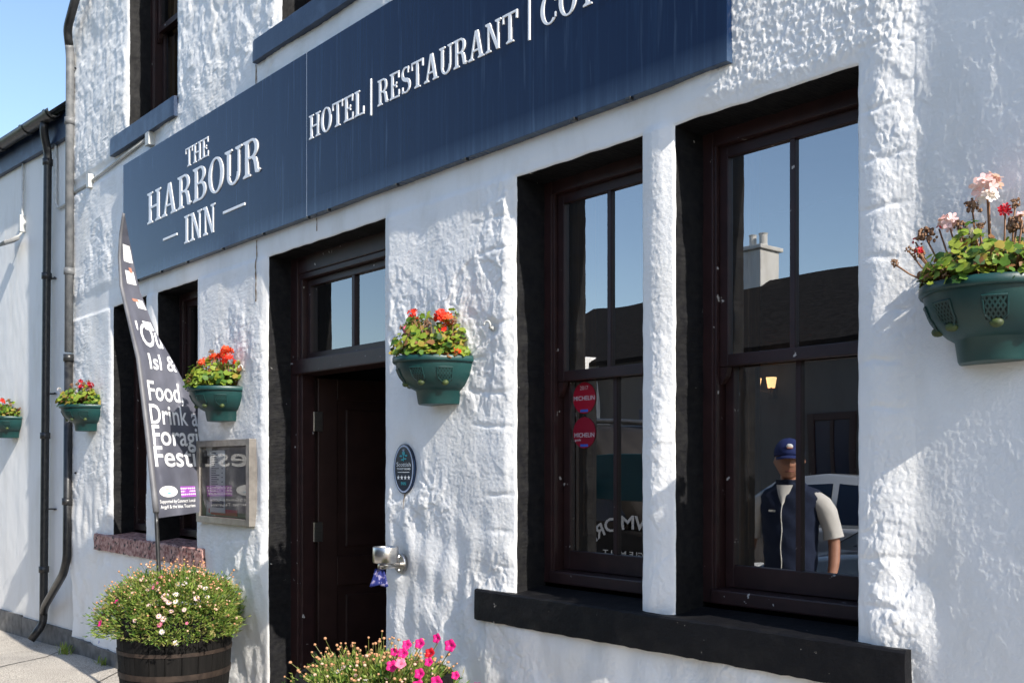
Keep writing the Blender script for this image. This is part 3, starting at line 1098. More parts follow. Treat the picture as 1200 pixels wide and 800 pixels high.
p2 = smooth_path([nb(0.86, 0.13, 4.84), nb(0.88, 0.13, 4.76), nb(0.95, 0.065, 4.60), nb(1.06, 0.065, 0.10), nb(1.09, 0.17, -0.05)])
dp2 = pipe('downpipe', p2, 0.038, [(nb(0.95 + 0.11 * (4.6 - z) / 4.5, 0.065, z), UPZ) for z in (4.50, 3.42, 1.90, 0.62)], M['pipe'], neigh, NO, label='black downpipe with swan neck below the gutter')
br = MB()
for z in (3.40, 1.20, 2.30):
    br = MB()
    br.tube([nb(1.0, 0.05, z), nb(0.92, 0.0, z), nb(0.88, 0.03, z)], 0.009, 6)
    br.build('bracket', M['pipe'], dp2, NO)

# inn's own downpipe at its left corner
px = -9.02
hi = smooth_path([(-8.55, -0.12, 5.62), (-8.94, -0.10, 5.36), (-9.0, -0.055, 5.18), (-9.04, -0.055, 2.60)])
lo = smooth_path([(-9.04, -0.056, 2.58), (-9.085, -0.056, 0.80), (-9.20, -0.05, 0.66), (-10.02, 0.035, 0.28), (-10.13, 0.055, 0.20)])
dp1 = pipe('downpipe', hi[8:], 0.036, [((-9.01, -0.055, 4.6), UPZ), ((-9.03, -0.055, 3.3), UPZ)], M['pipegrey'], inn, O, label='tall downpipe weathered grey on its upper half')
bk = MB()
bk.sm = True
bk.tube(hi[:9], 0.036, 12)
bk.build('black_pipe_section', M['pipe'], dp1, O)
bk = MB()
bk.sm = True
bk.tube(lo, 0.036, 12)
for p in ((-9.04, -0.056, 2.55), (-9.075, -0.056, 1.3)):
    bk.tube([Vector(p) - Vector((0, 0, 0.03)), Vector(p) + Vector((0, 0, 0.03))], 0.045, 12)
bk.build('black_pipe_section', M['pipe'], dp1, O)
br = MB()
for z in (5.05, 1.55):
    br = MB()
    br.tube([(-9.05, 0.0, z), (-8.98, -0.005, z), (-8.95, -0.03, z)], 0.009, 6)
    br.build('bracket', M['pipe'], dp1, O)

# ------------------------------------------------------------------ fascia sign with raised letters
SX0, SX1, SZ0, SZ1, SY = -7.765, -2.092, 3.010, 3.935, -0.052
SO = ((SX0 + SX1) / 2, 0, SZ0)
sign = thing('fascia_sign', 'long navy blue inn name board with white raised lettering above the door', 'sign', SO)
mb = MB()
mb.bbox(SX0, -4.974, SY, 0.02, SZ0, SZ1, 0.002)
mb.build('name_panel', M['sign'], sign, SO)
mb = MB()
mb.bbox(-4.966, SX1, SY, 0.02, SZ0, SZ1, 0.002)
mb.build('service_panel', M['sign'], sign, SO)
mb = MB()
mb.box(-4.9735, -4.9665, SY + 0.002, 0.0, SZ0 + 0.002, SZ1 - 0.002)
mb.build('panel_joint', M['letteredge'], sign, SO)
mb = MB()
for x in (-7.5, -7.05, -6.6, -6.05, -5.5, -4.97, -4.75, -4.1, -3.55, -2.85, -2.55):
    mb = MB()
    mb.bbox(x - 0.012, x + 0.012, SY - 0.003, SY + 0.02, SZ0 - 0.010, SZ0 + 0.002, 0.002)
    mb.build('fixing_clip', M['pipe'], sign, SO)

def ring_piece(cx, cy, a, b, ta, tb, t0, t1, n=14):
    """arc of an oval ring; ta, tb are the stroke widths at the sides and at top and bottom"""
    out, inn_ = [], []
    for i in range(n + 1):
        t = R(t0 + (t1 - t0) * i / n)
        out.append((cx + a * math.cos(t), cy + b * math.sin(t)))
        inn_.append((cx + (a - ta) * math.cos(t), cy + (b - tb) * math.sin(t)))
    return [[out[i], out[i + 1], inn_[i + 1], inn_[i]] for i in range(n)]
def rect(x0, x1, y0, y1):
    return [[(x0, y0), (x1, y0), (x1, y1), (x0, y1)]]
def serif(cx, y, w, t=0.055, up=True):
    b = 0.035
    if up:
        return [[(cx - w / 2, y), (cx + w / 2, y), (cx + w / 2, y + t * 0.8), (cx + w / 4, y + t + b), (cx - w / 4, y + t + b), (cx - w / 2, y + t * 0.8)]]
    return [[(cx - w / 2, y), (cx - w / 2, y - t * 0.8), (cx - w / 4, y - t - b), (cx + w / 4, y - t - b), (cx + w / 2, y - t * 0.8), (cx + w / 2, y)]]
def stem(cx, w=0.13, y0=0, y1=1, sw=0.30):
    return rect(cx - w / 2, cx + w / 2, y0 + 0.01, y1 - 0.01) + serif(cx, y0, sw) + serif(cx, y1, sw, up=False)
def diag(x0, y0, x1, y1, w):
    return [[(x0 - w / 2, y0), (x0 + w / 2, y0), (x1 + w / 2, y1), (x1 - w / 2, y1)]]
def thick_path(pts, ws):
    L, Rr = [], []
    for i, p in enumerate(pts):
        a = pts[max(0, i - 1)]
        b = pts[min(len(pts) - 1, i + 1)]
        dx, dy = b[0] - a[0], b[1] - a[1]
        q = math.hypot(dx, dy) or 1
        L.append((p[0] - dy / q * ws[i] / 2, p[1] + dx / q * ws[i] / 2))
        Rr.append((p[0] + dy / q * ws[i] / 2, p[1] - dx / q * ws[i] / 2))
    return [[L[i], Rr[i], Rr[i + 1], L[i + 1]] for i in range(len(pts) - 1)]
def glyph(c):
    """pieces and advance width of a narrow slab-serif capital one unit high"""
    if c == 'H': return stem(0.15) + stem(0.60) + rect(0.2, 0.55, 0.47, 0.54), 0.75
    if c == 'I': return stem(0.15), 0.30
    if c == 'T': return rect(0.27, 0.40, 0.01, 0.95) + serif(0.335, 0, 0.32) + rect(0.0, 0.67, 0.93, 1.0) + rect(0.0, 0.06, 0.72, 0.935) + rect(0.61, 0.67, 0.72, 0.935), 0.67
    if c == 'E': return stem(0.15) + rect(0.1, 0.58, 0, 0.07) + rect(0.1, 0.56, 0.93, 1) + rect(0.18, 0.42, 0.475, 0.535) + rect(0.52, 0.58, 0.05, 0.28) + rect(0.50, 0.56, 0.73, 0.95) + rect(0.37, 0.42, 0.40, 0.61), 0.60
    if c == 'L': return stem(0.15) + rect(0.1, 0.56, 0, 0.07) + rect(0.50, 0.56, 0.05, 0.31), 0.58
    if c == 'A': return diag(0.13, 0.02, 0.36, 0.99, 0.075) + diag(0.62, 0.02, 0.39, 0.99, 0.145) + rect(0.20, 0.56, 0.28, 0.34) + serif(0.12, 0, 0.26) + serif(0.62, 0, 0.30), 0.76
    if c == 'N': return rect(0.11, 0.18, 0.01, 0.99) + rect(0.57, 0.64, 0.01, 0.99) + diag(0.60, 0.0, 0.15, 1.0, 0.13) + serif(0.145, 0, 0.26) + serif(0.605, 1, 0.26, up=False) + serif(0.10, 1, 0.20, up=False), 0.75
    if c == 'O': return ring_piece(0.34, 0.5, 0.34, 0.52, 0.135, 0.06, 0, 360, 36), 0.68
    if c == 'C': return ring_piece(0.35, 0.5, 0.35, 0.52, 0.135, 0.06, 48, 312, 30) + rect(0.55, 0.61, 0.66, 0.90) + rect(0.565, 0.62, 0.14, 0.30), 0.66
    if c == 'G': return ring_piece(0.35, 0.5, 0.35, 0.52, 0.135, 0.06, 48, 312, 30) + rect(0.55, 0.61, 0.66, 0.90) + rect(0.51, 0.63, 0.10, 0.45) + serif(0.56, 0.46, 0.28, up=False), 0.70
    if c == 'U': return rect(0.09, 0.215, 0.28, 0.99) + rect(0.545, 0.615, 0.28, 0.99) + ring_piece(0.3525, 0.30, 0.2625, 0.32, 0.10, 0.075, 180, 360, 18) + serif(0.15, 1, 0.30, up=False) + serif(0.58, 1, 0.26, up=False), 0.70
    if c == 'R': return stem(0.15) + rect(0.2, 0.36, 0.94, 1.0) + rect(0.2, 0.38, 0.47, 0.53) + ring_piece(0.34, 0.735, 0.25, 0.265, 0.12, 0.06, -90, 90, 16) + thick_path([(0.36, 0.50), (0.47, 0.42), (0.52, 0.25), (0.55, 0.07), (0.62, 0.04), (0.68, 0.09)], [0.06, 0.12, 0.13, 0.13, 0.07, 0.05]), 0.70
    if c == 'B': return stem(0.15) + rect(0.2, 0.36, 0.94, 1.0) + rect(0.2, 0.38, 0.485, 0.545) + rect(0.2, 0.38, 0, 0.06) + ring_piece(0.34, 0.76, 0.24, 0.24, 0.12, 0.06, -90, 90, 16) + ring_piece(0.35, 0.272, 0.28, 0.272, 0.13, 0.06, -90, 90, 16), 0.66
    if c == 'S':
        pts, ws = [], []
        for i in range(25):
            t = i / 24
            if t < 0.5:
                a = R(40 + 230 * t / 0.5)
                pts.append((0.29 + 0.20 * math.cos(a), 0.745 + 0.225 * math.sin(a)))
            else:
                a = R(90 - 230 * (t - 0.5) / 0.5)
                pts.append((0.29 + 0.22 * math.cos(a), 0.265 + 0.235 * math.sin(a)))
            ws.append(0.06 + 0.09 * math.exp(-((t - 0.5) / 0.22) ** 2))
        return thick_path(pts, ws) + rect(0.40, 0.46, 0.74, 0.98) + rect(0.08, 0.14, 0.02, 0.26), 0.56
    return [], 0.3

def word(text, x0, x1, z, h, name, tilt=0.0):
    mb = MB()
    pieces = []
    pen = 0.0
    for ch in text:
        g_, adv = glyph(ch)
        pieces.append((pen, g_))
        pen += adv + 0.07
    pen -= 0.07
    k = (x1 - x0) / pen
    c = 0
    for p, g_ in pieces:
        for poly in g_:
            y0 = SY - 0.004 - c * 0.00002
            mb.prism([(x0 + (p + q[0]) * k, z + q[1] * h) for q in poly], y0, SY + 0.001)
            c += 1
    return mb.build(name, M['letter'], sign, SO)
word('THE', -6.60, -6.235, 3.652, 0.128, 'lettering')
word('HARBOUR', -7.275, -5.505, 3.385, 0.226, 'lettering')
word('INN', -6.62, -6.135, 3.134, 0.188, 'lettering')
mb = MB()
mb.bbox(-6.985, -6.74, SY - 0.006, SY + 0.001, 3.215, 3.232, 0.003)
mb.build('lettering_dash', M['letter'], sign, SO)
mb = MB()
mb.bbox(-6.02, -5.715, SY - 0.006, SY + 0.001, 3.222, 3.240, 0.003)
mb.build('lettering_dash', M['letter'], sign, SO)
word('HOTEL', -4.935, -4.372, 3.434, 0.132, 'lettering')
word('RESTAURANT', -4.250, -3.180, 3.434, 0.130, 'lettering')
word('COTTAGES', -3.035, -2.165, 3.434, 0.130, 'lettering')
mb = MB()
mb.bbox(-4.316, -4.305, SY - 0.006, SY + 0.001, 3.405, 3.595, 0.003)
mb.build('lettering_bar', M['letter'], sign, SO)
mb = MB()
mb.bbox(-3.112, -3.100, SY - 0.006, SY + 0.001, 3.405, 3.595, 0.003)
mb.build('lettering_bar', M['letter'], sign, SO)

# ------------------------------------------------------------------ menu case
CX0, CX1, CZ0, CZ1, CD = -6.400, -5.632, 1.234, 1.775, -0.068
CO = ((CX0 + CX1) / 2, 0, CZ0)
case = thing('menu_case', 'glazed menu case with bronze metal frame on the wall left of the door', 'display case', CO)
mb = MB()
fw = 0.047
mb.bbox(CX0, CX0 + fw, CD, 0.0, CZ0, CZ1, 0.003)
mb.bbox(CX1 - fw, CX1, CD, 0.0, CZ0, CZ1, 0.003)
mb.bbox(CX0 + fw - 0.001, CX1 - fw + 0.001, CD + 0.001, 0.0, CZ0 + 0.001, CZ0 + fw * 0.9, 0.003)
mb.bbox(CX0 + fw - 0.001, CX1 - fw + 0.001, CD + 0.001, 0.0, CZ1 - fw * 0.9, CZ1 - 0.001, 0.003)
mb.box(CX0 + 0.03, CX1 - 0.03, -0.012, -0.004, CZ0 + 0.03, CZ1 - 0.03)
mb.build('frame', M['alu'], case, CO)
mb = MB()
mb.face([(CX0 + fw - 0.003, CD + 0.012, CZ0 + 0.05), (CX1 - fw + 0.003, CD + 0.012, CZ0 + 0.05), (CX1 - fw + 0.003, CD + 0.012, CZ1 - 0.05), (CX0 + fw - 0.003, CD + 0.012, CZ1 - 0.05)])
mb.build('pane', M['caseglass'], case, CO, fix=False)
mb = MB()
mb.box(-6.30, -6.07, -0.018, -0.016, 1.30, 1.71)
mb.mi = 1
rs = random.Random(3)
for i in range(19):
    z = 1.69 - i * 0.0145
    w = 0.05 + 0.07 * rs.random()
    mb.box(-6.27, -6.27 + w, -0.0200, -0.0185, z, z + 0.005)
    if i % 2:
        mb.box(-6.12, -6.10, -0.0200, -0.0185, z, z + 0.005)
mb.box(-6.26, -6.09, -0.0200, -0.0185, 1.335, 1.38)
mb.build('menu_sheet', [M['paper'], M['ink']], case, CO)
mb = MB()
mb.box(-6.32, -5.9, -0.0155, -0.0140, 1.285, 1.325)
mb.build('red_card', M['redprint'], case, CO)

# ------------------------------------------------------------------ oval plaque
PO = (-4.07, 0, 1.591)
plq = thing('oval_plaque', 'small oval navy quality plaque with four stars right of the door', 'plaque', PO)
def oval(a, b, n=48):
    return [(a * math.cos(2 * math.pi * k / n), b * math.sin(2 * math.pi * k / n)) for k in range(n)]
mb = MB()
mb.prism([(PO[0] + x, PO[2] + z) for x, z in oval(0.088, 0.124)], -0.020, 0.0)
mb.build('plate', M['plaque'], plq, PO)
mb = MB()
o1, o2 = oval(0.083, 0.119), oval(0.074, 0.110)
for i in range(48):
    k2 = (i + 1) % 48
    mb.face([(PO[0] + q[0], -0.0212, PO[2] + q[1]) for q in (o1[i], o1[k2], o2[k2], o2[i])])
mb.build('rim_line', M['plaquerim'], plq, PO)
mb = MB()
put_text(mb, 'Scottish', PO[0] - 0.060, PO[0] + 0.060, PO[2] + 0.012, -0.0214, 0.022)
put_text(mb, 'TOURIST BOARD', PO[0] - 0.058, PO[0] + 0.058, PO[2] - 0.004, -0.0214, 0.009, 0.02)
mb.face([(PO[0] - 0.05, -0.0214, PO[2] - 0.018), (PO[0] + 0.05, -0.0214, PO[2] - 0.018), (PO[0] + 0.05, -0.0214, PO[2] - 0.015), (PO[0] - 0.05, -0.0214, PO[2] - 0.015)])
for i in range(4):
    cx_, cz_ = PO[0] - 0.045 + i * 0.03, PO[2] - 0.043
    pts = [(cx_ + (0.013 if q % 2 == 0 else 0.0055) * math.sin(q * math.pi / 5), -0.0214, cz_ + (0.013 if q % 2 == 0 else 0.0055) * math.cos(q * math.pi / 5)) for q in range(10)]
    for q in range(10):
        mb.face([(cx_, -0.0214, cz_), pts[q], pts[(q + 1) % 10]])
mb.build('lettering', M['paper'], plq, PO)
mb = MB()
put_text(mb, 'INN', PO[0] - 0.021, PO[0] + 0.021, PO[2] - 0.080, -0.0214, 0.016, 0.02)
# thistle
for (dx, dz, a, b) in ((0, 0.078, 0.013, 0.012), (-0.022, 0.064, 0.012, 0.005), (0.022, 0.066, 0.012, 0.005), (0.0, 0.052, 0.004, 0.016), (-0.012, 0.046, 0.010, 0.004), (0.014, 0.050, 0.012, 0.004)):
    mb.face([(PO[0] + dx + a * math.cos(q * math.pi / 6), -0.0214 - abs(dx) * 0.002, PO[2] + dz + b * math.sin(q * math.pi / 6)) for q in range(12)])
mb.build('emblem', M['cyanprint'], plq, PO)
mb = MB()
for q in range(7):
    a = R(-50 + q * 100 / 6)
    c0 = (PO[0], PO[2] + 0.085)
    mb.face([(c0[0] - 0.002, -0.0216, c0[1]), (c0[0] + 0.002, -0.0216, c0[1]), (c0[0] + 0.018 * math.sin(a), -0.0216, c0[1] + 0.016 * math.cos(a) + 0.004)])
mb.build('thistle_flower', M['plaquerim'], plq, PO)

# ------------------------------------------------------------------ steel cup holder and the cloth under it
HO = (-4.114, 0, 1.128)
cup = thing('wall_ashtray', 'brushed steel ashtray cup on a wall bracket beside the door', 'ashtray', HO)
mb = MB()
mb.sm = True
n = 28
cxx, cyy = -4.085, -0.118
mb.lathe([(0.0, 1.128), (0.058, 1.128), (0.064, 1.134), (0.064, 1.205), (0.062, 1.208), (0.058, 1.205), (0.058, 1.150), (0.0, 1.150)], n, (cxx, cyy, 0), caps=False)
mb.build('cup', M['steel'], cup, HO)
mb = MB()
mb.sm = True
mb.tube([(-4.114, 0.0, 1.112), (-4.114, -0.012, 1.112), (-4.10, -0.07, 1.112), (-4.088, -0.15, 1.112)], 0.017, 12)
mb.tube([(cxx, cyy, 1.108), (cxx, cyy, 1.129)], 0.035, 16)
mb.build('bracket_arm', M['steel'], cup, HO)
mb = MB()
mb.sm = False
rr = [[Vector((-4.105 + r * math.cos(2 * math.pi * k / 24), yy, 1.118 + r * math.sin(2 * math.pi * k / 24))) for k in range(24)] for r, yy in ((0.05, 0.0), (0.05, -0.020), (0.047, -0.024))]
mb.loft(rr)
mb.build('wall_flange', M['steel'], cup, HO)
mb = MB()
for dz in (0.034, -0.034):
    mb = MB()
    mb.blob((-4.105, -0.025, 1.118 + dz), 0.006, 8, 4)
    mb.build('screw', M['steel'], cup, HO)
mb = MB()
mb.sm = True
rs = random.Random(5)
rows = []
for r in range(9):
    t = r / 8
    rows.append([Vector((-4.100 + 0.56 * 0.085 * (c / 10 - 0.62) * (0.45 + 0.65 * t) + 0.010 * math.sin(c * 1.3 + t * 2), -0.140 + 0.83 * 0.085 * (c / 10 - 0.62) * (0.45 + 0.65 * t), 1.100 - 0.085 * t - 0.006 * math.sin(c * 0.9) * t)) for c in range(11)])
mb.loft(rows, closed=False, caps=False)
o = mb.build('cloth', M['bluecloth'], None)
sm_ = o.modifiers.new('thick', 'SOLIDIFY')
sm_.thickness = 0.003
tag(o, 'blue patterned cloth hanging from the bracket of the steel ashtray', 'cloth')

# ------------------------------------------------------------------ wall fittings
def wall_hook(x, z, label):
    t = thing('wall_hook', label, 'hook', (x, 0, z), group='hooks beside the hanging planters')
    mb = MB()
    mb.sm = True
    mb.lathe([(0.0, 0.0), (0.014, 0.0), (0.014, 0.006), (0.0, 0.008)], 12)
    for i, v in enumerate(mb.v):
        mb.v[i] = (v[0], -v[2] - 0.012, v[1])
    mb.build('hook_plate', M['whiteplastic'], t)
    mb = MB()
    mb.sm = True
    mb.tube([(0, -0.01, 0), (0, -0.035, 0.0)] + [(0.014 * math.sin(a) , -0.035 - 0.004 * a, 0.014 - 0.014 * math.cos(a)) for a in np.linspace(0, 4.9, 12)], 0.0045, 8)
    mb.build('hook_curl', M['whiteplastic'], t)
wall_hook(-3.392, 2.222, 'white metal hook right of the planter that hangs between door and window')
wall_hook(-5.79, 2.21, 'pale hook beside the planter above the menu case')

cd = thing('cable_conduit', 'pale cable conduit with two junction boxes under the upper left window sill', 'conduit', (-8.57, 0, 3.97))
CCO = (-8.57, 0, 3.97)
mb = MB()
mb.sm = True
mb.tube([(-9.10, -0.018, 3.985), (-8.6, -0.020, 3.99), (-7.9, -0.02, 4.03), (-7.33, -0.02, 4.055)], 0.011, 8)
mb.build('conduit_run', M['whiteplastic'], cd, CCO)
mb = MB()
mb.sm = True
mb.tube([nb(0.05, 0.02, 4.06), nb(0.82, 0.02, 4.05), nb(0.875, 0.02, 4.11), nb(0.875, 0.02, 4.72)], 0.013, 8)
mb.build('conduit_drop', M['whiteplastic'], cd, CCO)
for (x, z, w, h_) in ((-8.575, 3.99, 0.060, 0.115), (-7.29, 4.025, 0.075, 0.10)):
    mb = MB()
    mb.bbox(x - w / 2, x + w / 2, -0.055, 0.0, z - h_ / 2, z + h_ / 2, 0.006)
    mb.build('junction_box', M['whiteplastic'], cd, CCO)
fo = tuple(nb(1.80, 0, 3.9))
fld = thing('floodlight', 'small flat floodlight on a white conduit on the neighbouring wall', 'floodlight', fo)
mb = MB()
Tm = Matrix.Translation(nb(1.78, 0.13, 3.87)) @ Matrix.Rotation(R(25), 4, 'X')
mb.bbox(-0.10, 0.10, -0.08, 0.08, -0.02, 0.012, 0.008, Tm)
mb.build('lamp_head', M['pipegrey'], fld, fo)
mb = MB()
mb.sm = True
mb.tube([nb(1.71, 0.02, 4.66), nb(1.72, 0.02, 3.98), nb(1.73, 0.05, 3.93), nb(1.78, 0.12, 3.89)], 0.012, 8)
mb.build('conduit', M['whiteplastic'], fld, fo)
mb = MB()
q = nb(1.72, 0.02, 4.0)
mb.bbox(q.x - 0.018, q.x + 0.018, q.y - 0.03, q.y + 0.03, 3.97, 4.14, 0.006)
mb.build('sensor_box', M['whiteplastic'], fld, fo)

# ------------------------------------------------------------------ window stickers (stuck inside the lower sash of the middle window)
def sticker(z, m, label, year):
    c = (-3.078, 0, z)
    yy = REC + 0.070 + 0.0155
    t = thing('window_sticker', label, 'sticker', (c[0], yy, z), group='round red stickers on the window pane')
    o_ = (c[0], yy, z)
    mb = MB()
    mb.prism([(c[0] + 0.069 * math.cos(2 * math.pi * k / 40), z + 0.069 * math.sin(2 * math.pi * k / 40)) for k in range(40)], yy - 0.0014, yy)
    mb.build('disc', m, t, o_)
    mb = MB()
    if year:
        put_text(mb, '2017', c[0] - 0.025, c[0] + 0.025, z + 0.036, yy - 0.0022, 0.018)
        put_text(mb, 'MICHELIN', c[0] - 0.064, c[0] + 0.064, z - 0.010, yy - 0.0022, 0.020, 0.01)
    else:
        put_text(mb, 'MICHELIN', c[0] - 0.060, c[0] + 0.062, z - 0.020, yy - 0.0022, 0.020, 0.01)
        put_text(mb, 'guide', c[0] - 0.058, c[0] - 0.02, z - 0.036, yy - 0.0022, 0.010, 0.01)
    mb.build('lettering', M['stickerprint'], t, o_)
    mb = MB()
    mb.face([(c[0] - 0.024, yy - 0.002, z - 0.062), (c[0] + 0.024, yy - 0.002, z - 0.062), (c[0] + 0.024, yy - 0.002, z - 0.051), (c[0] - 0.024, yy - 0.002, z - 0.051)])
    mb.build('blue_mark', M['stickerblue'], t, o_)
sticker(1.905, M['sticker'], 'bright red round sticker with 2017 on it, just under the window meeting rail', True)
sticker(1.752, M['sticker2'], 'duller red round sticker, the lower of the two on the pane', False)

# ------------------------------------------------------------------ inside the right-hand window: wall lamp and pictures
lo_ = (-3.60, 2.48, 2.09)
wl = thing('wall_lamp', 'lit amber wall lamp seen through the right window', 'lamp', lo_)
mb = MB()
for dx in (-0.055, 0.055):
    mb.lathe([(0.022, 0), (0.033, 0.065), (0.030, 0.065), (0.018, 0.01)], 14, (lo_[0] + dx, lo_[1] - 0.1, lo_[2]), caps=False)
    mb.build('lamp_shade', M['lampglass'], wl, lo_)
    mb = MB()
mb = MB()
mb.sm = True
mb.tube([(lo_[0] - 0.055, lo_[1] - 0.1, lo_[2]), (lo_[0], lo_[1] - 0.03, lo_[2] - 0.03), (lo_[0] + 0.055, lo_[1] - 0.1, lo_[2])], 0.006, 6)
mb.bbox(lo_[0] - 0.02, lo_[0] + 0.02, lo_[1] - 0.03, lo_[1] + 0.05, lo_[2] - 0.06, lo_[2] + 0.02, 0.005)
mb.build('lamp_arm', M['hoop'], wl, lo_)
ld = bpy.data.lights.new('lamp_bulb', 'POINT')
ld.energy = 0.25
ld.color = (1, 0.6, 0.28)
ld.shadow_soft_size = 0.06
lob = bpy.data.objects.new('lamp_bulb', ld)
link(lob)
lob.location = (lo_[0], lo_[1] - 0.16, lo_[2] + 0.07)

# ------------------------------------------------------------------ hanging planters
PR, PD = 0.205, 0.275                                  # half width along the wall, reach out from it
def planter_mesh_point(a, r, z):
    """a runs 0..pi round the front of the D-shaped pot"""
    return Vector((PR * r * math.cos(a), -PD * r * math.sin(a) ** 0.9 if math.sin(a) > 0 else 0.0, z))
PROF = [(0.965, -0.024), (0.945, -0.05), (0.885, -0.085), (0.790, -0.115), (0.690, -0.136), (0.615, -0.146), (0.590, -0.150), (0.555, -0.205), (0.540, -0.212)]
LIP = [(0.93, -0.004), (0.955, 0.004), (1.0, 0.004), (1.018, 0.0), (1.02, -0.018), (1.005, -0.024), (0.965, -0.024)]
def prof_at(v):
    t = v * (len(PROF) - 1)
    i = min(len(PROF) - 2, int(t))
    f_ = t - i
    return PROF[i][0] * (1 - f_) + PROF[i + 1][0] * f_, PROF[i][1] * (1 - f_) + PROF[i + 1][1] * f_
def r_at(z):
    for (r0, z0), (r1, z1) in zip(PROF, PROF[1:]):
        if z1 <= z <= z0:
            return r0 + (r1 - r0) * (z - z0) / (z1 - z0)
    return 0.6
def make_planter(name, label):
    t = thing(name, label, 'planter', (0, 0, 0), group='green half-bowl planters hung along the front wall')
    N = 36
    def rings(prof):
        return [[planter_mesh_point(math.pi * k / N, r, z) for k in range(N + 1)] for r, z in prof]
    mb = MB()
    mb.sm = True
    rg = rings(PROF)
    mb.loft(rg, closed=False, caps=False)
    mb.face(list(reversed(rg[-1])))
    for k in range(len(rg) - 1):
        mb.face([rg[k][0], rg[k + 1][0], rg[k + 1][N], rg[k][N]])
    mb.build('bowl', M['planter'], t)
    mb = MB()
    mb.sm = True
    rg = rings(LIP)
    mb.loft(rg, closed=False, caps=False)
    mb.build('rim', M['planter'], t)
    mb = MB()
    mb.face([planter_mesh_point(math.pi * k / N, 0.95, -0.012) for k in range(N + 1)])
    mb.build('soil', M['soil'], t)
    for ang in (32, 68, 112, 148):
        mb = MB()
        a0 = R(ang)
        da, zt, zb = 0.155, -0.052, -0.112
        def sp(u, w, o_):
            z = zt + (zb - zt) * w
            r = r_at(z) + o_ / 0.24
            return planter_mesh_point(a0 + da * u, r, z)
        for i in range(10):  # dark sheet over the closed bowl paints the shade inside the openings
            for j_ in range(6):
                u0, u1, w0, w1 = -1 + i * 0.2, -1 + (i + 1) * 0.2, j_ / 6, (j_ + 1) / 6
                mb.face([sp(u0, w0, 0.0012), sp(u1, w0, 0.0012), sp(u1, w1, 0.0012), sp(u0, w1, 0.0012)])
        mb.mi = 1
        for sgn in (1, -1):
            for q in range(-3, 5):
                for s in range(8):
                    w0, w1 = s / 8, (s + 1) / 8
                    u0 = sgn * (-1 + q * 0.42 + w0 * 1.3)
                    u1 = sgn * (-1 + q * 0.42 + w1 * 1.3)
                    if max(abs(u0), abs(u1)) <= 1:
                        d_ = 0.10
                        mb.face([sp(u0 - d_, w0, 0.0035), sp(u0 + d_, w0, 0.0035), sp(u1 + d_, w1, 0.0035), sp(u1 - d_, w1, 0.0035)])
        # moulded frame round the lattice
        loop = [(-1, 0), (1, 0), (1, 0.78), (0.55, 1.0), (0.40, 1.12), (-0.40, 1.12), (-0.55, 1.0), (-1, 0.78), (-1, 0)]
        pth = []
        for (u0, w0), (u1, w1) in zip(loop, loop[1:]):
            for s in range(4):
                pth.append(sp(u0 + (u1 - u0) * s / 4, w0 + (w1 - w0) * s / 4, 0.002))
        pth.append(sp(-1, 0, 0.002))
        mb.tube(pth, 0.0032, 6)
        pn = mb.build('lattice_opening', [M['holeshade'], M['planter']], t)
        mb = MB()
        mb.sm = True
        c = sp(0, 1.12, 0.004)
        mb.blob(c, 0.019, 10, 6, (1, 0.8, 0.72))
        mb.build('plug', M['plug'], pn)
    return t

LG = [leafmat('geranium_leaf_fresh', (0.20, 0.29, 0.035)), leafmat('geranium_leaf_mid', (0.085, 0.175, 0.022)), leafmat('geranium_leaf_lime', (0.25, 0.31, 0.04)),
      leafmat('geranium_leaf_deep', (0.022, 0.065, 0.012)), leafmat('geranium_leaf_dry', (0.20, 0.095, 0.035), 0.2), leafmat('geranium_leaf_yellow', (0.30, 0.23, 0.04))]
STEM = leafmat('plant_stem', (0.14, 0.15, 0.035), 0.1)
STEMR = leafmat('reddish_stem', (0.22, 0.11, 0.055), 0.1)
PETAL = {'red': leafmat('scarlet_petal', (0.72, 0.035, 0.012), 0.3), 'crim': leafmat('crimson_petal', (0.50, 0.006, 0.02), 0.3), 'pink': leafmat('pink_petal', (0.80, 0.20, 0.33), 0.3),
         'pale': leafmat('pale_pink_petal', (0.85, 0.58, 0.58), 0.3), 'white': leafmat('blush_white_petal', (0.86, 0.76, 0.73), 0.3), 'mag': leafmat('magenta_petal', (0.66, 0.014, 0.20), 0.3), 'blue': leafmat('blue_petal', (0.06, 0.06, 0.5), 0.2),
         'orange': leafmat('orange_petal', (0.80, 0.10, 0.03), 0.3)}
BROWN = mat('dried_flower', (0.11, 0.055, 0.030), 0.95, (0.28, 0.16, 0.09), 70)
BUD = leafmat('faded_bud', (0.52, 0.27, 0.14), 0.15, 0.8)
BUD2 = leafmat('pale_bud', (0.66, 0.44, 0.32), 0.15, 0.8)
YELLOW = mat('flower_eye', (0.5, 0.30, 0.03), 0.7)
DARKEYE = mat('petunia_throat', (0.06, 0.002, 0.03), 0.7)

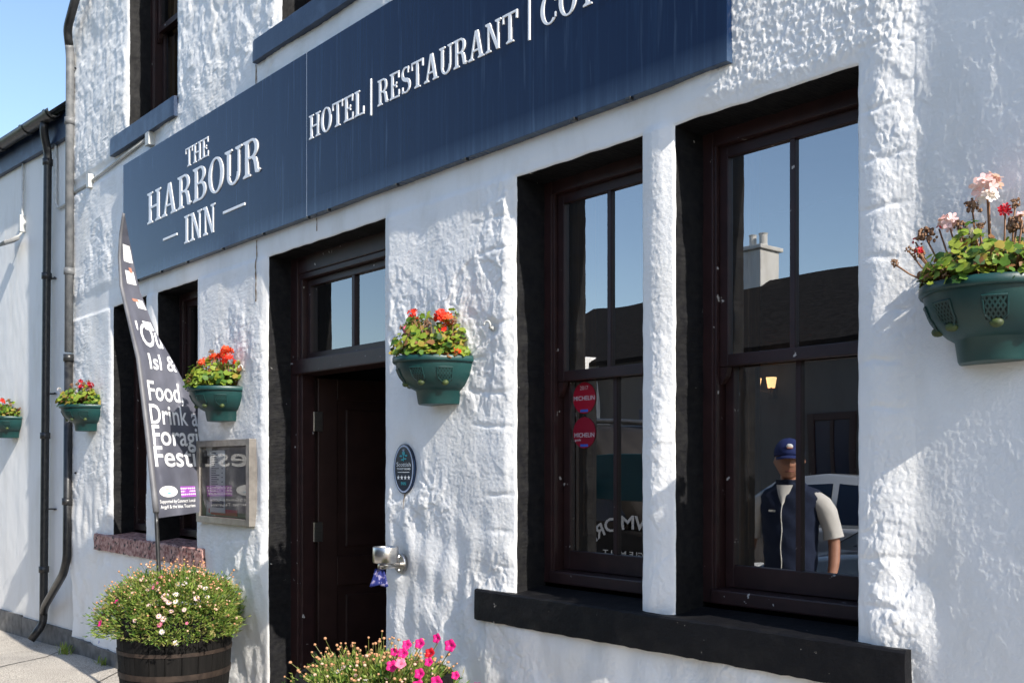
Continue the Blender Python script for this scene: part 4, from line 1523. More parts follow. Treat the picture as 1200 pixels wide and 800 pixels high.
def leaf(mb, c, nrm, spin, r, rs):
    """a scalloped, slightly cupped round leaf"""
    nrm = nrm.normalized()
    x = nrm.orthogonal().normalized()
    x = Matrix.Rotation(spin, 3, nrm) @ x
    y = nrm.cross(x)
    pts = []
    n = 12
    cup = rs.uniform(-0.25, 0.35)
    for k in range(n):
        a = 2 * math.pi * (k + 0.5) / n
        q = r * (1.0 if k % 2 else 0.84) * (0.62 if k in (0, n - 1) else 1) * rs.uniform(0.92, 1.08)
        w = cup * r * (q / r) ** 2 * 0.6 + rs.uniform(-0.08, 0.08) * r
        pts.append(c + x * q * math.cos(a) + y * q * math.sin(a) + nrm * w)
    i = len(mb.v)
    mb.v.append(tuple(c))
    mb.v.extend([tuple(p) for p in pts])
    for k in range(n):
        mb.f.append([i, i + 1 + k, i + 1 + (k + 1) % n])
        mb.m.append(mb.mi)
        mb.s.append(True)

def petal5(mb, c, nrm, r, rs, n=5, wide=0.75, cup=0.25):
    nrm = nrm.normalized()
    x = nrm.orthogonal().normalized()
    x = Matrix.Rotation(rs.uniform(0, 6.28), 3, nrm) @ x
    for k in range(n):
        a = 2 * math.pi * k / n
        d = Matrix.Rotation(a, 3, nrm) @ x
        s = nrm.cross(d)
        w = wide * r * 2.2 / n * 1.15
        tip = c + d * r + nrm * cup * r
        m1 = c + d * r * 0.62 + nrm * cup * r * 0.55
        mb.face([c, m1 - s * w, tip - s * w * 0.55, tip + d * r * 0.06, tip + s * w * 0.55, m1 + s * w])

def ball_head(c, R_, pm, rs, n, parent, o, name='flower_head', mats=None):
    mb = MB()
    for k in range(n):
        z = rs.uniform(-0.35, 1)
        a = rs.uniform(0, 6.28)
        q = math.sqrt(max(0, 1 - z * z))
        d = Vector((q * math.cos(a), q * math.sin(a), z))
        petal5(mb, c + d * R_ * rs.uniform(0.7, 1.0), d + Vector((rs.uniform(-.4, .4), rs.uniform(-.4, .4), rs.uniform(-.2, .4))), R_ * rs.uniform(0.48, 0.66), rs)
    ob = mb.build(name, pm, parent, o, fix=False)
    return ob
def dry_head(c, R_, rs, parent, o, n=40):
    mb = MB()
    for k in range(n):
        d = Vector((rs.uniform(-1, 1), rs.uniform(-1, 1), rs.uniform(-0.8, 1))).normalized()
        p = c + d * R_ * rs.uniform(0.45, 1)
        mb.blob(p, R_ * rs.uniform(0.12, 0.27), 5, 3, (1, 1, rs.uniform(0.7, 1.5)))
    return mb.build('dried_flower_head', BROWN, parent, o)

def geranium(label, loc, seed, heads, dry, nleaf=230, hgt=0.13, tone=None, lr=1.0):
    """heads: (x, y, z, radius, colour); all local to the planter's centre on the wall, rim height 0"""
    rs = random.Random(seed)
    t = thing('geranium_plant', label, 'plant', loc, group='geraniums growing in the hanging planters')
    mb = MB()
    stems = MB()
    stems.sm = True
    w = tone or (30, 26, 20, 14, 6, 8)
    for k in range(nleaf):
        a = rs.uniform(0.0, math.pi)
        r = math.sqrt(rs.uniform(0.0, 1.0)) * 1.02
        x, y = PR * r * math.cos(a), -PD * r * math.sin(a) - 0.01
        lump = 0.72 + 0.42 * math.sin(x * 31 + seed) * math.sin(y * 23 + seed * 2)
        zmax = hgt * lump * math.sqrt(max(0.12, 1.06 - r * r * 0.85))
        z = zmax * rs.uniform(0.05, 1.0) ** 0.75 + 0.004
        if r > 0.93 and rs.random() < 0.5:
            z -= rs.uniform(0, 0.03)
        nrm = Vector((x / PR * 0.7 + rs.uniform(-.7, .7), y / PD * 0.8 + rs.uniform(-.7, .5), 0.75 + rs.uniform(-.4, .4)))
        mb.mi = rs.choices(range(6), w)[0]
        leaf(mb, Vector((x, min(-0.004, y), z)), nrm, rs.uniform(0, 6.28), rs.uniform(0.012, 0.027) * lr, rs)
        if k % 4 == 0:
            stems.tube([(x * 0.55, y * 0.6, -0.012), (x * 0.85, min(-0.004, y * 0.85), z * 0.6), (x, min(-0.004, y), z)], 0.0022, 5)
    for hx, hy, hz, hr, *_ in heads + dry:
        bx, by = hx * 0.6 + rs.uniform(-.02, .02), hy * 0.7
        stems.tube([(bx, by, 0.0), (hx * 0.85, hy * 0.9, hz * 0.55), (hx, hy, hz - hr * 0.4)], 0.0026, 5)
    mb.build('foliage', LG, t, fix=False)
    stems.build('stem', STEMR, t)
    for hx, hy, hz, hr, colr in heads:
        ball_head(Vector((hx, hy, hz)), hr * 1.22, PETAL[colr], rs, 13 if hr > 0.02 else 7, t, (0, 0, 0))
    for hx, hy, hz, hr in dry:
        dry_head(Vector((hx, hy, hz)), hr, rs, t, (0, 0, 0))
    return t

PZ = 2.105
proto = make_planter('hanging_planter', 'green half-bowl planter hung between the doorway and the middle window')
PSPOTS = [(-3.737, 0.0, PZ, 0.0, None),
          (-6.03, 0.0, PZ, 0.0, 'green half-bowl planter hung above the menu case'),
          (-8.556, 0.0, PZ + 0.005, 0.0, 'green half-bowl planter hung between downpipe and flag'),
          (None, 0, PZ + 0.005, 0, 'green half-bowl planter on the neighbouring wall at the photo edge'),
          (-1.19, 0.028, PZ, 0.0, 'nearest and largest looking green half-bowl planter, right of the windows')]
placed = []
def copy_tree(o, parent=None):
    c = o.copy()
    COL.objects.link(c)
    if parent is not None:
        c.parent = parent
    for ch in list(o.children):
        copy_tree(ch, c)
    return c
bpy.context.view_layer.update()
for i, (x, y, z, rz, lab) in enumerate(PSPOTS):
    o = proto if i == 0 else copy_tree(proto)
    if x is None:
        q = nb(1.98, 0.004, z)
        x, y, rz = q.x, q.y, NA
    o.location = (x, y, z)
    o.rotation_euler = (0, 0, rz)
    if lab:
        o['label'] = lab
    placed.append((x, y, z, rz))

geranium('geranium with scarlet and pink heads in the planter right of the door', placed[0][:3], 11,
         [(-0.085, -0.14, 0.190, 0.021, 'red'), (-0.060, -0.16, 0.215, 0.018, 'red'), (-0.07, -0.17, 0.135, 0.022, 'pink'), (0.105, -0.12, 0.185, 0.026, 'red'), (0.13, -0.11, 0.165, 0.025, 'orange'), (0.128, -0.13, 0.125, 0.014, 'red'),
          (-0.155, -0.20, 0.085, 0.015, 'orange'), (-0.16, -0.12, 0.125, 0.011, 'red'), (0.19, -0.10, 0.020, 0.016, 'orange'), (-0.03, -0.16, 0.120, 0.012, 'pink')],
         [(-0.10, -0.15, 0.160, 0.020), (-0.175, -0.14, 0.165, 0.016), (0.0, -0.12, 0.165, 0.020), (0.01, -0.14, 0.140, 0.016), (0.17, -0.10, 0.160, 0.018), (-0.05, -0.16, 0.165, 0.016), (0.055, -0.22, 0.03, 0.016)], 640, 0.235, (32, 20, 28, 10, 7, 10), 0.85)
geranium('geranium with large orange-red heads in the planter above the menu case', placed[1][:3], 12,
         [(-0.05, -0.15, 0.165, 0.028, 'orange'), (0.09, -0.14, 0.175, 0.030, 'orange'), (0.16, -0.10, 0.215, 0.030, 'orange'), (0.185, -0.10, 0.165, 0.028, 'red'), (0.14, -0.12, 0.195, 0.02, 'red'), (-0.03, -0.17, 0.13, 0.016, 'orange'), (-0.17, -0.18, 0.08, 0.012, 'crim'), (-0.14, -0.21, 0.035, 0.022, 'white'), (-0.17, -0.12, 0.15, 0.018, 'pale')],
         [(0.0, -0.13, 0.225, 0.022), (0.03, -0.13, 0.205, 0.018), (-0.16, -0.14, 0.175, 0.018), (-0.12, -0.17, 0.13, 0.018), (0.09, -0.10, 0.205, 0.016)], 640, 0.215, (34, 16, 36, 6, 3, 12))
geranium('geranium with a few dark red heads in the planter beside the downpipe', placed[2][:3], 13,
         [(0.03, -0.12, 0.19, 0.020, 'crim'), (0.06, -0.12, 0.15, 0.022, 'crim'), (0.185, -0.10, 0.155, 0.022, 'crim'), (-0.19, -0.22, 0.135, 0.014, 'white'), (-0.03, -0.16, 0.085, 0.016, 'white'), (0.15, -0.10, 0.12, 0.012, 'pale')],
         [(-0.12, -0.18, 0.10, 0.022), (-0.15, -0.2, 0.07, 0.02), (0.0, -0.14, 0.175, 0.018), (0.09, -0.12, 0.175, 0.02), (-0.14, -0.14, 0.18, 0.014), (0.14, -0.1, 0.19, 0.016)], 380, 0.17, (22, 22, 26, 16, 6, 16))
gq = geranium('geranium with one scarlet head in the planter on the neighbouring wall', placed[3][:3], 14,
         [(0.05, -0.14, 0.15, 0.024, 'red'), (-0.06, -0.13, 0.12, 0.014, 'red')], [(0.0, -0.12, 0.185, 0.018), (0.12, -0.1, 0.165, 0.018), (0.15, -0.09, 0.12, 0.016), (-0.06, -0.15, 0.14, 0.018)], 380, 0.16)
gq.rotation_euler = (0, 0, NA)
geranium('leggy geranium with a tall pale pink head in the nearest planter', placed[4][:3], 15,
         [(0.005, -0.13, 0.265, 0.030, 'pale'), (0.010, -0.13, 0.232, 0.020, 'white'), (-0.09, -0.15, 0.180, 0.022, 'pale'), (0.045, -0.11, 0.195, 0.015, 'crim'), (-0.155, -0.20, 0.105, 0.009, 'crim'), (-0.185, -0.16, 0.145, 0.007, 'crim'), (-0.125, -0.14, 0.175, 0.006, 'crim'), (-0.04, -0.14, 0.15, 0.012, 'white'), (0.11, -0.16, 0.155, 0.014, 'pale'), (-0.02, -0.15, 0.135, 0.010, 'white')],
         [(-0.155, -0.15, 0.155, 0.028), (-0.165, -0.18, 0.105, 0.020), (-0.035, -0.13, 0.220, 0.024), (-0.06, -0.15, 0.170, 0.018), (-0.205, -0.24, 0.075, 0.012), (-0.185, -0.2, 0.115, 0.010), (0.09, -0.15, 0.145, 0.026), (0.075, -0.12, 0.21, 0.015), (-0.01, -0.14, 0.16, 0.012)], 1000, 0.17, (24, 20, 24, 10, 16, 8), 0.72)

# ------------------------------------------------------------------ half barrels and their flowers
def make_barrel(label, loc):
    t = thing('barrel_planter', label, 'barrel', loc, group='half whisky barrels planted with flowers')
    mb = MB()
    H_, r0, r1 = 0.72, 0.275, 0.335
    n = 22
    for k in range(n):
        a0, a1 = 2 * math.pi * k / n + 0.006, 2 * math.pi * (k + 1) / n - 0.006
        cols = []
        for z in np.linspace(0, 1, 7):
            r = r0 + (r1 - r0) * math.sin(z * math.pi / 2) ** 0.8
            cols.append([Vector((r * math.cos(a), r * math.sin(a), z * H_)) for a in (a0, (a0 + a1) / 2, a1)] + [Vector(((r - 0.025) * math.cos(a), (r - 0.025) * math.sin(a), z * H_)) for a in (a1, a0)])
        mb.loft(cols)
    mb.build('staves', M['barrel'], t)
    for z, w in ((0.09, 0.035), (0.36, 0.035), (0.50, 0.022)):
        mb = MB()
        mb.sm = False
        prof = []
        for zz in (z, z + w):
            r = r0 + (r1 - r0) * math.sin(zz / H_ * math.pi / 2) ** 0.8
            prof.append((r + 0.001, zz)); prof.append((r + 0.004, zz))
        mb.lathe([prof[0], prof[1], prof[3], prof[2]], 44, caps=False)
        mb.build('hoop', M['hoop'], t)
    mb = MB()
    mb.lathe([(0.0, 0.67), (r1 - 0.02, 0.67)], 30, caps=False)
    mb.build('soil', M['soil'], t)
    return t
B1 = (-5.88, -0.43, 0.0)
B2 = (-3.575, -0.52, 0.0)
make_barrel('black half barrel planter under the flag at the left window', B1)
make_barrel('half barrel planter before the doorway, buried under seed heads and pink petunias', B2)

BL = [leafmat('bush_leaf_green', (0.13, 0.22, 0.035)), leafmat('bush_leaf_olive', (0.22, 0.25, 0.06)), leafmat('bush_leaf_dark', (0.045, 0.105, 0.022)), leafmat('bush_leaf_straw', (0.36, 0.31, 0.12)), leafmat('bush_leaf_lime', (0.27, 0.35, 0.07))]
def flower_bush(name, label, loc, seed, rx, ry, hz, nleaf, nbud, daisies, petunias, lean=0.0, spiky=0.6):
    rs = random.Random(seed)
    t = thing(name, label, 'flowers', loc, group='mounds of daisies and petunias in the half barrels')
    def surf(a, e, k=1.0):
        """a point of the mound, a round, e from 0 at the hem to 1 at the top"""
        lump = 1 + 0.11 * math.sin(3 * a + seed) + 0.07 * math.sin(5 * a + e * 7 + seed * 2) + 0.06 * math.sin(11 * a - e * 13 + seed) + 0.05 * math.sin(17 * a + e * 19)
        rr = math.cos(e * math.pi / 2) ** 0.62 * lump * k
        return Vector((rx * rr * math.cos(a), ry * rr * math.sin(a), hz * (0.02 + math.sin(e * math.pi / 2) * (0.93 + 0.12 * math.sin(5 * a + seed))) * k - 0.085 * (1 - e) ** 4))
    mb = MB()
    for k in range(nleaf):
        a = rs.uniform(0, 6.283)
        e = rs.random() ** 1.15
        p = surf(a, e, 1 + (0.07 if rs.random() < 0.2 else -0.11) * abs(rs.gauss(0, 1)))
        out = (surf(a, e) - Vector((0, 0, -0.05))).normalized()
        d = (out + Vector((rs.uniform(-.8, .8), rs.uniform(-.8, .8), rs.uniform(-.3, .9)))).normalized()
        s = d.cross(Vector((rs.uniform(-1, 1), rs.uniform(-1, 1), rs.uniform(-1, 1)))).normalized()
        ln = rs.uniform(0.018, 0.048)
        w = rs.uniform(0.0020, 0.0055)
        mb.mi = rs.choices(range(5), (30, 24, 16, 10, 20))[0]
        mid_ = p + d * ln * 0.55 + Vector((0, 0, -0.002))
        mb.face([p, mid_ - s * w, p + d * ln, mid_ + s * w])
        if k % 3 == 0:                                  # feathered side lobes
            for sg in (-1, 1):
                q = p + d * ln * 0.4
                d2 = (d + s * sg * 1.1).normalized()
                n_ = d.cross(s)
                mb.face([q, q + d2 * ln * 0.3 - n_ * w, q + d2 * ln * 0.5, q + d2 * ln * 0.3 + n_ * w])
    mb.build('foliage', BL, t, fix=False)
    st = MB()
    budpos = []
    for k in range(nbud):
        a = rs.uniform(0, 6.283)
        e = rs.random() ** 0.8
        p0 = surf(a, e, 0.75)
        p1 = surf(a, e, rs.uniform(1.0, 1.0 + spiky * (0.22 if e < 0.9 else 0.15))) + Vector((rs.uniform(-.02, .02), rs.uniform(-.02, .02), rs.uniform(0.0, 0.085) * spiky * 2))
        st.tube([p0, (p0 + p1) / 2 + Vector((0, 0, 0.012)), p1], 0.0011, 4, caps=False)
        budpos.append(p1)
    for (x, y, z, r, colr) in petunias:
        if z > 0.03:
            st.tube([(x * 0.6, y * 0.75, min(z - 0.12, 0.08)), (x * 0.92, y * 0.95 + 0.01, z - 0.05), (x, y + 0.015, z - 0.005)], 0.0022, 5)
    st.build('stem', STEM, t)
    cam_l = Vector((0, -2.9, 1.6)) - Vector(loc)
    budpos.sort(key=lambda p: (p - cam_l).length)
    rest = MB()
    for i, p in enumerate(budpos):
        b = MB() if i < 100 else rest
        b.sm = True
        r = rs.uniform(0.0048, 0.0085)
        b.blob(p, r, 6, 4, (1, 1, rs.uniform(0.7, 1.0)))
        if i < 100:
            b.build('seed_head', BUD if rs.random() < 0.6 else BUD2, t)
    if rest.v:
        ob = rest.build('seed_heads', BUD, t)
        ob['kind'] = 'stuff'
    for k in range(daisies):
        a = rs.uniform(math.pi * 0.75, math.pi * 2.05)
        e = rs.random() ** 0.75
        p = surf(a, e, rs.uniform(1.0, 1.10))
        nrm = (p - Vector((0, 0, -0.1))).normalized() + Vector((rs.uniform(-.3, .3), rs.uniform(-.5, .2), rs.uniform(0, .5)))
        f_ = MB()
        f_.mi = 0
        petal5(f_, p, nrm, rs.uniform(0.011, 0.019), rs, 10, 0.8, 0.12)
        f_.mi = 1
        f_.blob(p + nrm.normalized() * 0.002, 0.0042, 6, 4)
        f_.build('daisy_flower', [PETAL[rs.choice(['white', 'pale', 'pale', 'white', 'pink'])], YELLOW], t, fix=False)
    for (x, y, z, r, colr) in petunias:
        f_ = MB()
        r = r * 0.82
        p = Vector((x, y, z))
        nrm = Vector((x * 0.8 + 0.3, -0.9, 0.45)) + Vector((rs.uniform(-.35, .35), rs.uniform(-.3, .3), rs.uniform(-.3, .3)))
        nrm.normalize()
        xx = nrm.orthogonal().normalized()
        yy = nrm.cross(xx)
        n = 20
        for ring in range(3):
            r0_, r1_ = (0.12, 0.45, 0.78)[ring] * r, (0.45, 0.78, 1.0)[ring] * r
            h0, h1 = (-0.35, -0.05, 0.06)[ring] * r, (-0.05, 0.06, 0.02)[ring] * r
            for k in range(n):
                def pt(kk, rr, hh):
                    aa = 2 * math.pi * kk / n
                    q = rr * (1 + (0.12 * math.cos(5 * aa) if rr > 0.6 * r else 0))
                    return p + xx * q * math.cos(aa) + yy * q * math.sin(aa) + nrm * (hh + (0.10 * r * math.sin(5 * aa + 1) if rr > 0.6 * r else 0))
                f_.sm = True
                f_.face([pt(k, r0_, h0), pt(k + 1, r0_, h0), pt(k + 1, r1_, h1), pt(k, r1_, h1)])
        f_.mi = 1
        f_.face([p + (xx * math.cos(2 * math.pi * k / 8) + yy * math.sin(2 * math.pi * k / 8)) * 0.13 * r - nrm * 0.3 * r for k in range(8)])
        f_.build('petunia_flower', [PETAL[colr], DARKEYE], t, fix=False)
    return t
flower_bush('flower_bush', 'mound of pale daisies with a few magenta petunias at the foot of the flag', (B1[0], B1[1], 0.68), 21, 0.395, 0.37, 0.24, 19000, 330, 105,
            [(-0.40, -0.24, 0.01, 0.028, 'mag'), (-0.28, -0.34, 0.06, 0.022, 'pink'), (-0.22, -0.36, 0.02, 0.027, 'mag'), (-0.08, -0.42, 0.005, 0.024, 'mag'), (0.02, -0.36, 0.14, 0.017, 'mag'), (0.40, -0.10, 0.03, 0.011, 'pink'), (-0.24, -0.37, -0.13, 0.012, 'blue'), (-0.23, -0.38, -0.07, 0.011, 'blue'), (0.16, -0.20, 0.22, 0.014, 'pink'), (-0.06, -0.22, 0.24, 0.013, 'pink')])
flower_bush('flower_bush', 'mound of seed heads with bright pink petunias in front of the door jamb', (B2[0], B2[1], 0.555), 22, 0.365, 0.33, 0.19, 13000, 340, 44,
            [(0.350, -0.020, 0.340, 0.026, 'mag'), (0.290, -0.040, 0.330, 0.024, 'mag'), (0.320, -0.080, 0.305, 0.026, 'mag'), (0.390, 0.000, 0.305, 0.026, 'crim'), (0.370, 0.050, 0.355, 0.024, 'mag'), (0.230, -0.060, 0.295, 0.022, 'mag'), (0.445, 0.060, 0.335, 0.030, 'mag'), (0.300, -0.120, 0.255, 0.028, 'mag'), (0.360, -0.120, 0.275, 0.026, 'pink'), (0.430, -0.080, 0.240, 0.026, 'mag'), (0.460, -0.110, 0.200, 0.032, 'mag'), (0.500, -0.050, 0.215, 0.028, 'mag'), (0.400, -0.150, 0.185, 0.024, 'pink'), (0.580, -0.060, 0.165, 0.022, 'mag'), (0.640, 0.040, 0.205, 0.022, 'mag'), (0.530, 0.020, 0.235, 0.020, 'mag'), (0.410, -0.020, 0.275, 0.022, 'mag')], spiky=0.62)

def weed(label, x, y, seed, n, h_):
    rs = random.Random(seed)
    mb = MB()
    for k in range(n):
        a = rs.uniform(0, 6.28)
        d = Vector((math.cos(a) * rs.uniform(.2, 1), math.sin(a) * rs.uniform(.2, .8), rs.uniform(0.5, 1.2))).normalized()
        p = Vector((x + rs.gauss(0, 0.05), y + rs.gauss(0, 0.018), pave_z(x, y)))
        s = d.cross(Vector((0, 0, 1))).normalized() * 0.003
        ln = h_ * rs.uniform(0.5, 1.1)
        mb.mi = rs.choice([0, 1, 4])
        mb.face([p - s, p + d * ln * 0.6 - s + Vector((0, 0, 0.01)), p + d * ln, p + d * ln * 0.6 + s + Vector((0, 0, 0.01)), p + s])
    tag(mb.build('weed', BL, None, fix=False), label, 'weed', 'weeds at the foot of the wall')
weed('larger green weed growing at the foot of the wall by the downpipe', -9.05, -0.08, 1, 70, 0.12)
weed('small weed tuft at the wall foot next to the barrel', -8.2, -0.06, 2, 34, 0.08)

# ------------------------------------------------------------------ feather flag
FL = [(0.794, -6.03), (0.958, -6.083), (1.317, -6.124), (1.855, -6.275), (2.301, -6.417), (2.627, -6.61), (2.811, -6.717), (3.016, -6.748), (3.160, -6.725), (3.288, -6.671)]
FS = [(1.30, 0.40), (1.50, 0.44), (1.756, 0.50), (1.993, 0.525), (2.108, 0.454), (2.267, 0.356), (2.439, 0.268), (2.517, 0.225), (2.761, 0.176), (3.039, 0.115), (3.191, 0.053), (3.288, 0.004)]
def lerp(tab, z):
    if z <= tab[0][0]:
        return tab[0][1]
    for (a, b), (c, d_) in zip(tab, tab[1:]):
        if a <= z <= c:
            t = (z - a) / (c - a)
            return b + (d_ - b) * t
    return tab[-1][1]
def flag_pt(s, z, o_=0.0):
    x = lerp(FL, z) if z < 3.288 else -6.671
    wv = (0.012 * math.sin(s * 17 + z * 3.1) + 0.009 * math.sin(s * 31 - z * 5.7 + 1)) * min(1, s / 0.08)
    wv += 0.010 * math.sin(z * 8 + s * 4) * min(1, s / 0.1)
    cr = 0.0034 * math.sin(z * 47 + s * 29) * math.sin(z * 23 - s * 51) * min(1, s / 0.05)
    n_ = (0.893, 0.45)
    w = wv + cr + o_
    return Vector((x - 0.45 * s + n_[0] * w * 0.9, -0.45 + 0.893 * s - n_[1] * w, z))
flag = thing('feather_flag', 'charcoal feather flag advertising a food festival, blown into the left window', 'flag', (-6.03, -0.45, 0.56))
FO = (-6.03, -0.45, 0.56)
mb = MB()
mb.sm = True
nzf, nsf = 130, 40
rows = []
for r in range(nzf + 1):
    z = 1.30 + (3.287 - 1.30) * r / nzf
    sm2 = lerp(FS, z)
    rows.append([flag_pt(0.004 + sm2 * c / nsf, z + (0.0 if r else -0.02 * (1 - c / nsf))) for c in range(nsf + 1)])
mb.loft(rows, closed=False, caps=False)
o = mb.build('flag_cloth', M['flag'], flag, FO, fix=False)
mb = MB()
mb.sm = True
pth = [(x, -0.45, z) for z, x in [(0.45, -5.99)] + FL]
pts = []
for a, b in zip(pth, pth[1:]):
    for k in range(5):
        pts.append(Vector(a) + (Vector(b) - Vector(a)) * k / 5)
pts.append(Vector(pth[-1]))
sl = [p for p in pts if p.z >= 1.29]
mb.tube(sl, [0.020 - 0.010 * (p.z - 1.29) / 2 for p in sl], 8)
mb.build('pole_sleeve', M['flaglight'], flag, FO)
mb = MB()
mb.sm = True
mb.tube([p for p in pts if p.z <= 1.34], 0.013, 10)
mb.build('pole', M['pipe'], flag, FO)
def ftext(body, s0, s1, z, h_, m, off_=0.012, nm='lettering'):
    vs, fs = text_mesh(body, h_, off_)
    a, b = min(v.x for v in vs), max(v.x for v in vs)
    bm = bmesh.new()
    for v in vs:
        bm.verts.new((s0 + (v.x - a) / (b - a) * (s1 - s0), z + v.y, 0))
    bm.verts.ensure_lookup_table()
    for f_ in fs:
        try:
            bm.faces.new([bm.verts[i] for i in f_])
        except ValueError:
            pass
    bmesh.ops.triangulate(bm, faces=bm.faces[:])
    for _ in range(5):
        long_ = [e for e in bm.edges if e.calc_length() > 0.02]
        if not long_:
            break
        bmesh.ops.subdivide_edges(bm, edges=long_, cuts=1, use_grid_fill=False)
        bmesh.ops.triangulate(bm, faces=bm.faces[:])
    bm.verts.index_update()
    mb = MB()
    lim = [min(v.co.x, lerp(FS, v.co.y) - 0.004) for v in bm.verts]
    mb.raw([flag_pt(max(0.006, lim[v.index]), v.co.y, 0.0035) for v in bm.verts], [[v.index for v in f_.verts] for f_ in bm.faces])
    bm.free()
    mb.build(nm, m, flag, FO, fix=False)
ftext("'Ou", 0.055, 0.27, 2.40, 0.17, M['print'])
ftext("Isl &", 0.10, 0.36, 2.245, 0.11, M['print'])
ftext('Food,', 0.055, 0.385, 2.035, 0.135, M['print'], 0.012)
ftext('Drink a', 0.045, 0.500, 1.880, 0.135, M['print'], 0.012)
ftext('Foragi', 0.045, 0.480, 1.742, 0.135, M['print'], 0.012)
ftext('Festi', 0.040, 0.430, 1.605, 0.135, M['print'], 0.012)
ftext('Supported by Connect Local', 0.045, 0.375, 1.372, 0.022, M['print'], 0.01)
ftext('Argyll & the Isles Tourism', 0.045, 0.37, 1.338, 0.022, M['print'], 0.01)
mb = MB()
for k in range(28):
    a0, a1 = 2 * math.pi * k / 28, 2 * math.pi * (k + 1) / 28
    for q in range(4):
        r0_, r1_ = q / 4, (q + 1) / 4
        def ep(a, r):
            return flag_pt(0.135 + 0.085 * r * math.cos(a), 1.444 + 0.036 * r * math.sin(a), 0.0035)
        mb.face([ep(a0, r0_), ep(a1, r0_), ep(a1, r1_), ep(a0, r1_)] if q else [ep(0, 0), ep(a1, r1_), ep(a0, r1_)])
mb.mi = 1
for k in range(6):
    s0 = 0.115 + k * 0.009
    mb.face([flag_pt(s0, 1.428, 0.006), flag_pt(s0 + 0.009, 1.428, 0.006), flag_pt(s0 + 0.009, 1.434 + 0.003 * math.sin(k), 0.006), flag_pt(s0, 1.434 + 0.003 * math.sin(k - 1), 0.006)])
mb.mi = 2
for k in range(4):
    s0 = 0.105 + k * 0.009
    mb.face([flag_pt(s0, 1.456, 0.006), flag_pt(s0 + 0.009, 1.457, 0.006), flag_pt(s0 + 0.009, 1.461, 0.006), flag_pt(s0, 1.460, 0.006)])
mb.build('oval_logo', [M['print'], M['blueprint'], M['greenprint']], flag, FO, fix=False)
mb = MB()
for k in range(8):
    s0, s1 = 0.25 + k * 0.0175, 0.25 + (k + 1) * 0.0175
    mb.mi = 0
    mb.face([flag_pt(s0, 1.405, 0.0035), flag_pt(s1, 1.405, 0.0035), flag_pt(s1, 1.475, 0.0035), flag_pt(s0, 1.475, 0.0035)])
    mb.mi = 1
    for z in (1.418, 1.438, 1.456):
        mb.face([flag_pt(s0 + 0.003, z, 0.006), flag_pt(s1 - 0.003, z, 0.006), flag_pt(s1 - 0.003, z + 0.009, 0.006), flag_pt(s0 + 0.003, z + 0.009, 0.006)])
mb.build('purple_logo', [M['purple'], M['print']], flag, FO, fix=False)
mb = MB()  # pale patches paint light sheen onto the cloth; small orange ones are print
for (z0, z1, a, b, mi) in ((2.99, 3.10, 0.3, 0.95, 0), (2.84, 2.93, 0.35, 0.9, 0), (2.92, 2.955, 0.60, 0.80, 1), (2.67, 2.735, 0.6, 0.98, 0), (2.715, 2.735, 0.45, 0.75, 1), (2.52, 2.58, 0.62, 0.98, 0)):
    mb.mi = mi
    for k in range(6):
        za, zb_ = z0 + (z1 - z0) * k / 6, z0 + (z1 - z0) * (k + 1) / 6
        ca = [lerp(FS, q) for q in (za, zb_)]
        sh = 0.25 * (k / 6)
        for c in range(5):
            f0, f1 = a + (b - a) * c / 5 - sh * 0.2, a + (b - a) * (c + 1) / 5 - sh * 0.2
            mb.face([flag_pt(ca[0] * f0, za, 0.0035 + mi * 0.002), flag_pt(ca[0] * f1, za, 0.0035 + mi * 0.002), flag_pt(ca[1] * f1, zb_, 0.0035 + mi * 0.002), flag_pt(ca[1] * f0, zb_, 0.0035 + mi * 0.002)])
mb.build('sheen_and_print_patch', [M['print'], M['orangeprint']], flag, FO, fix=False)

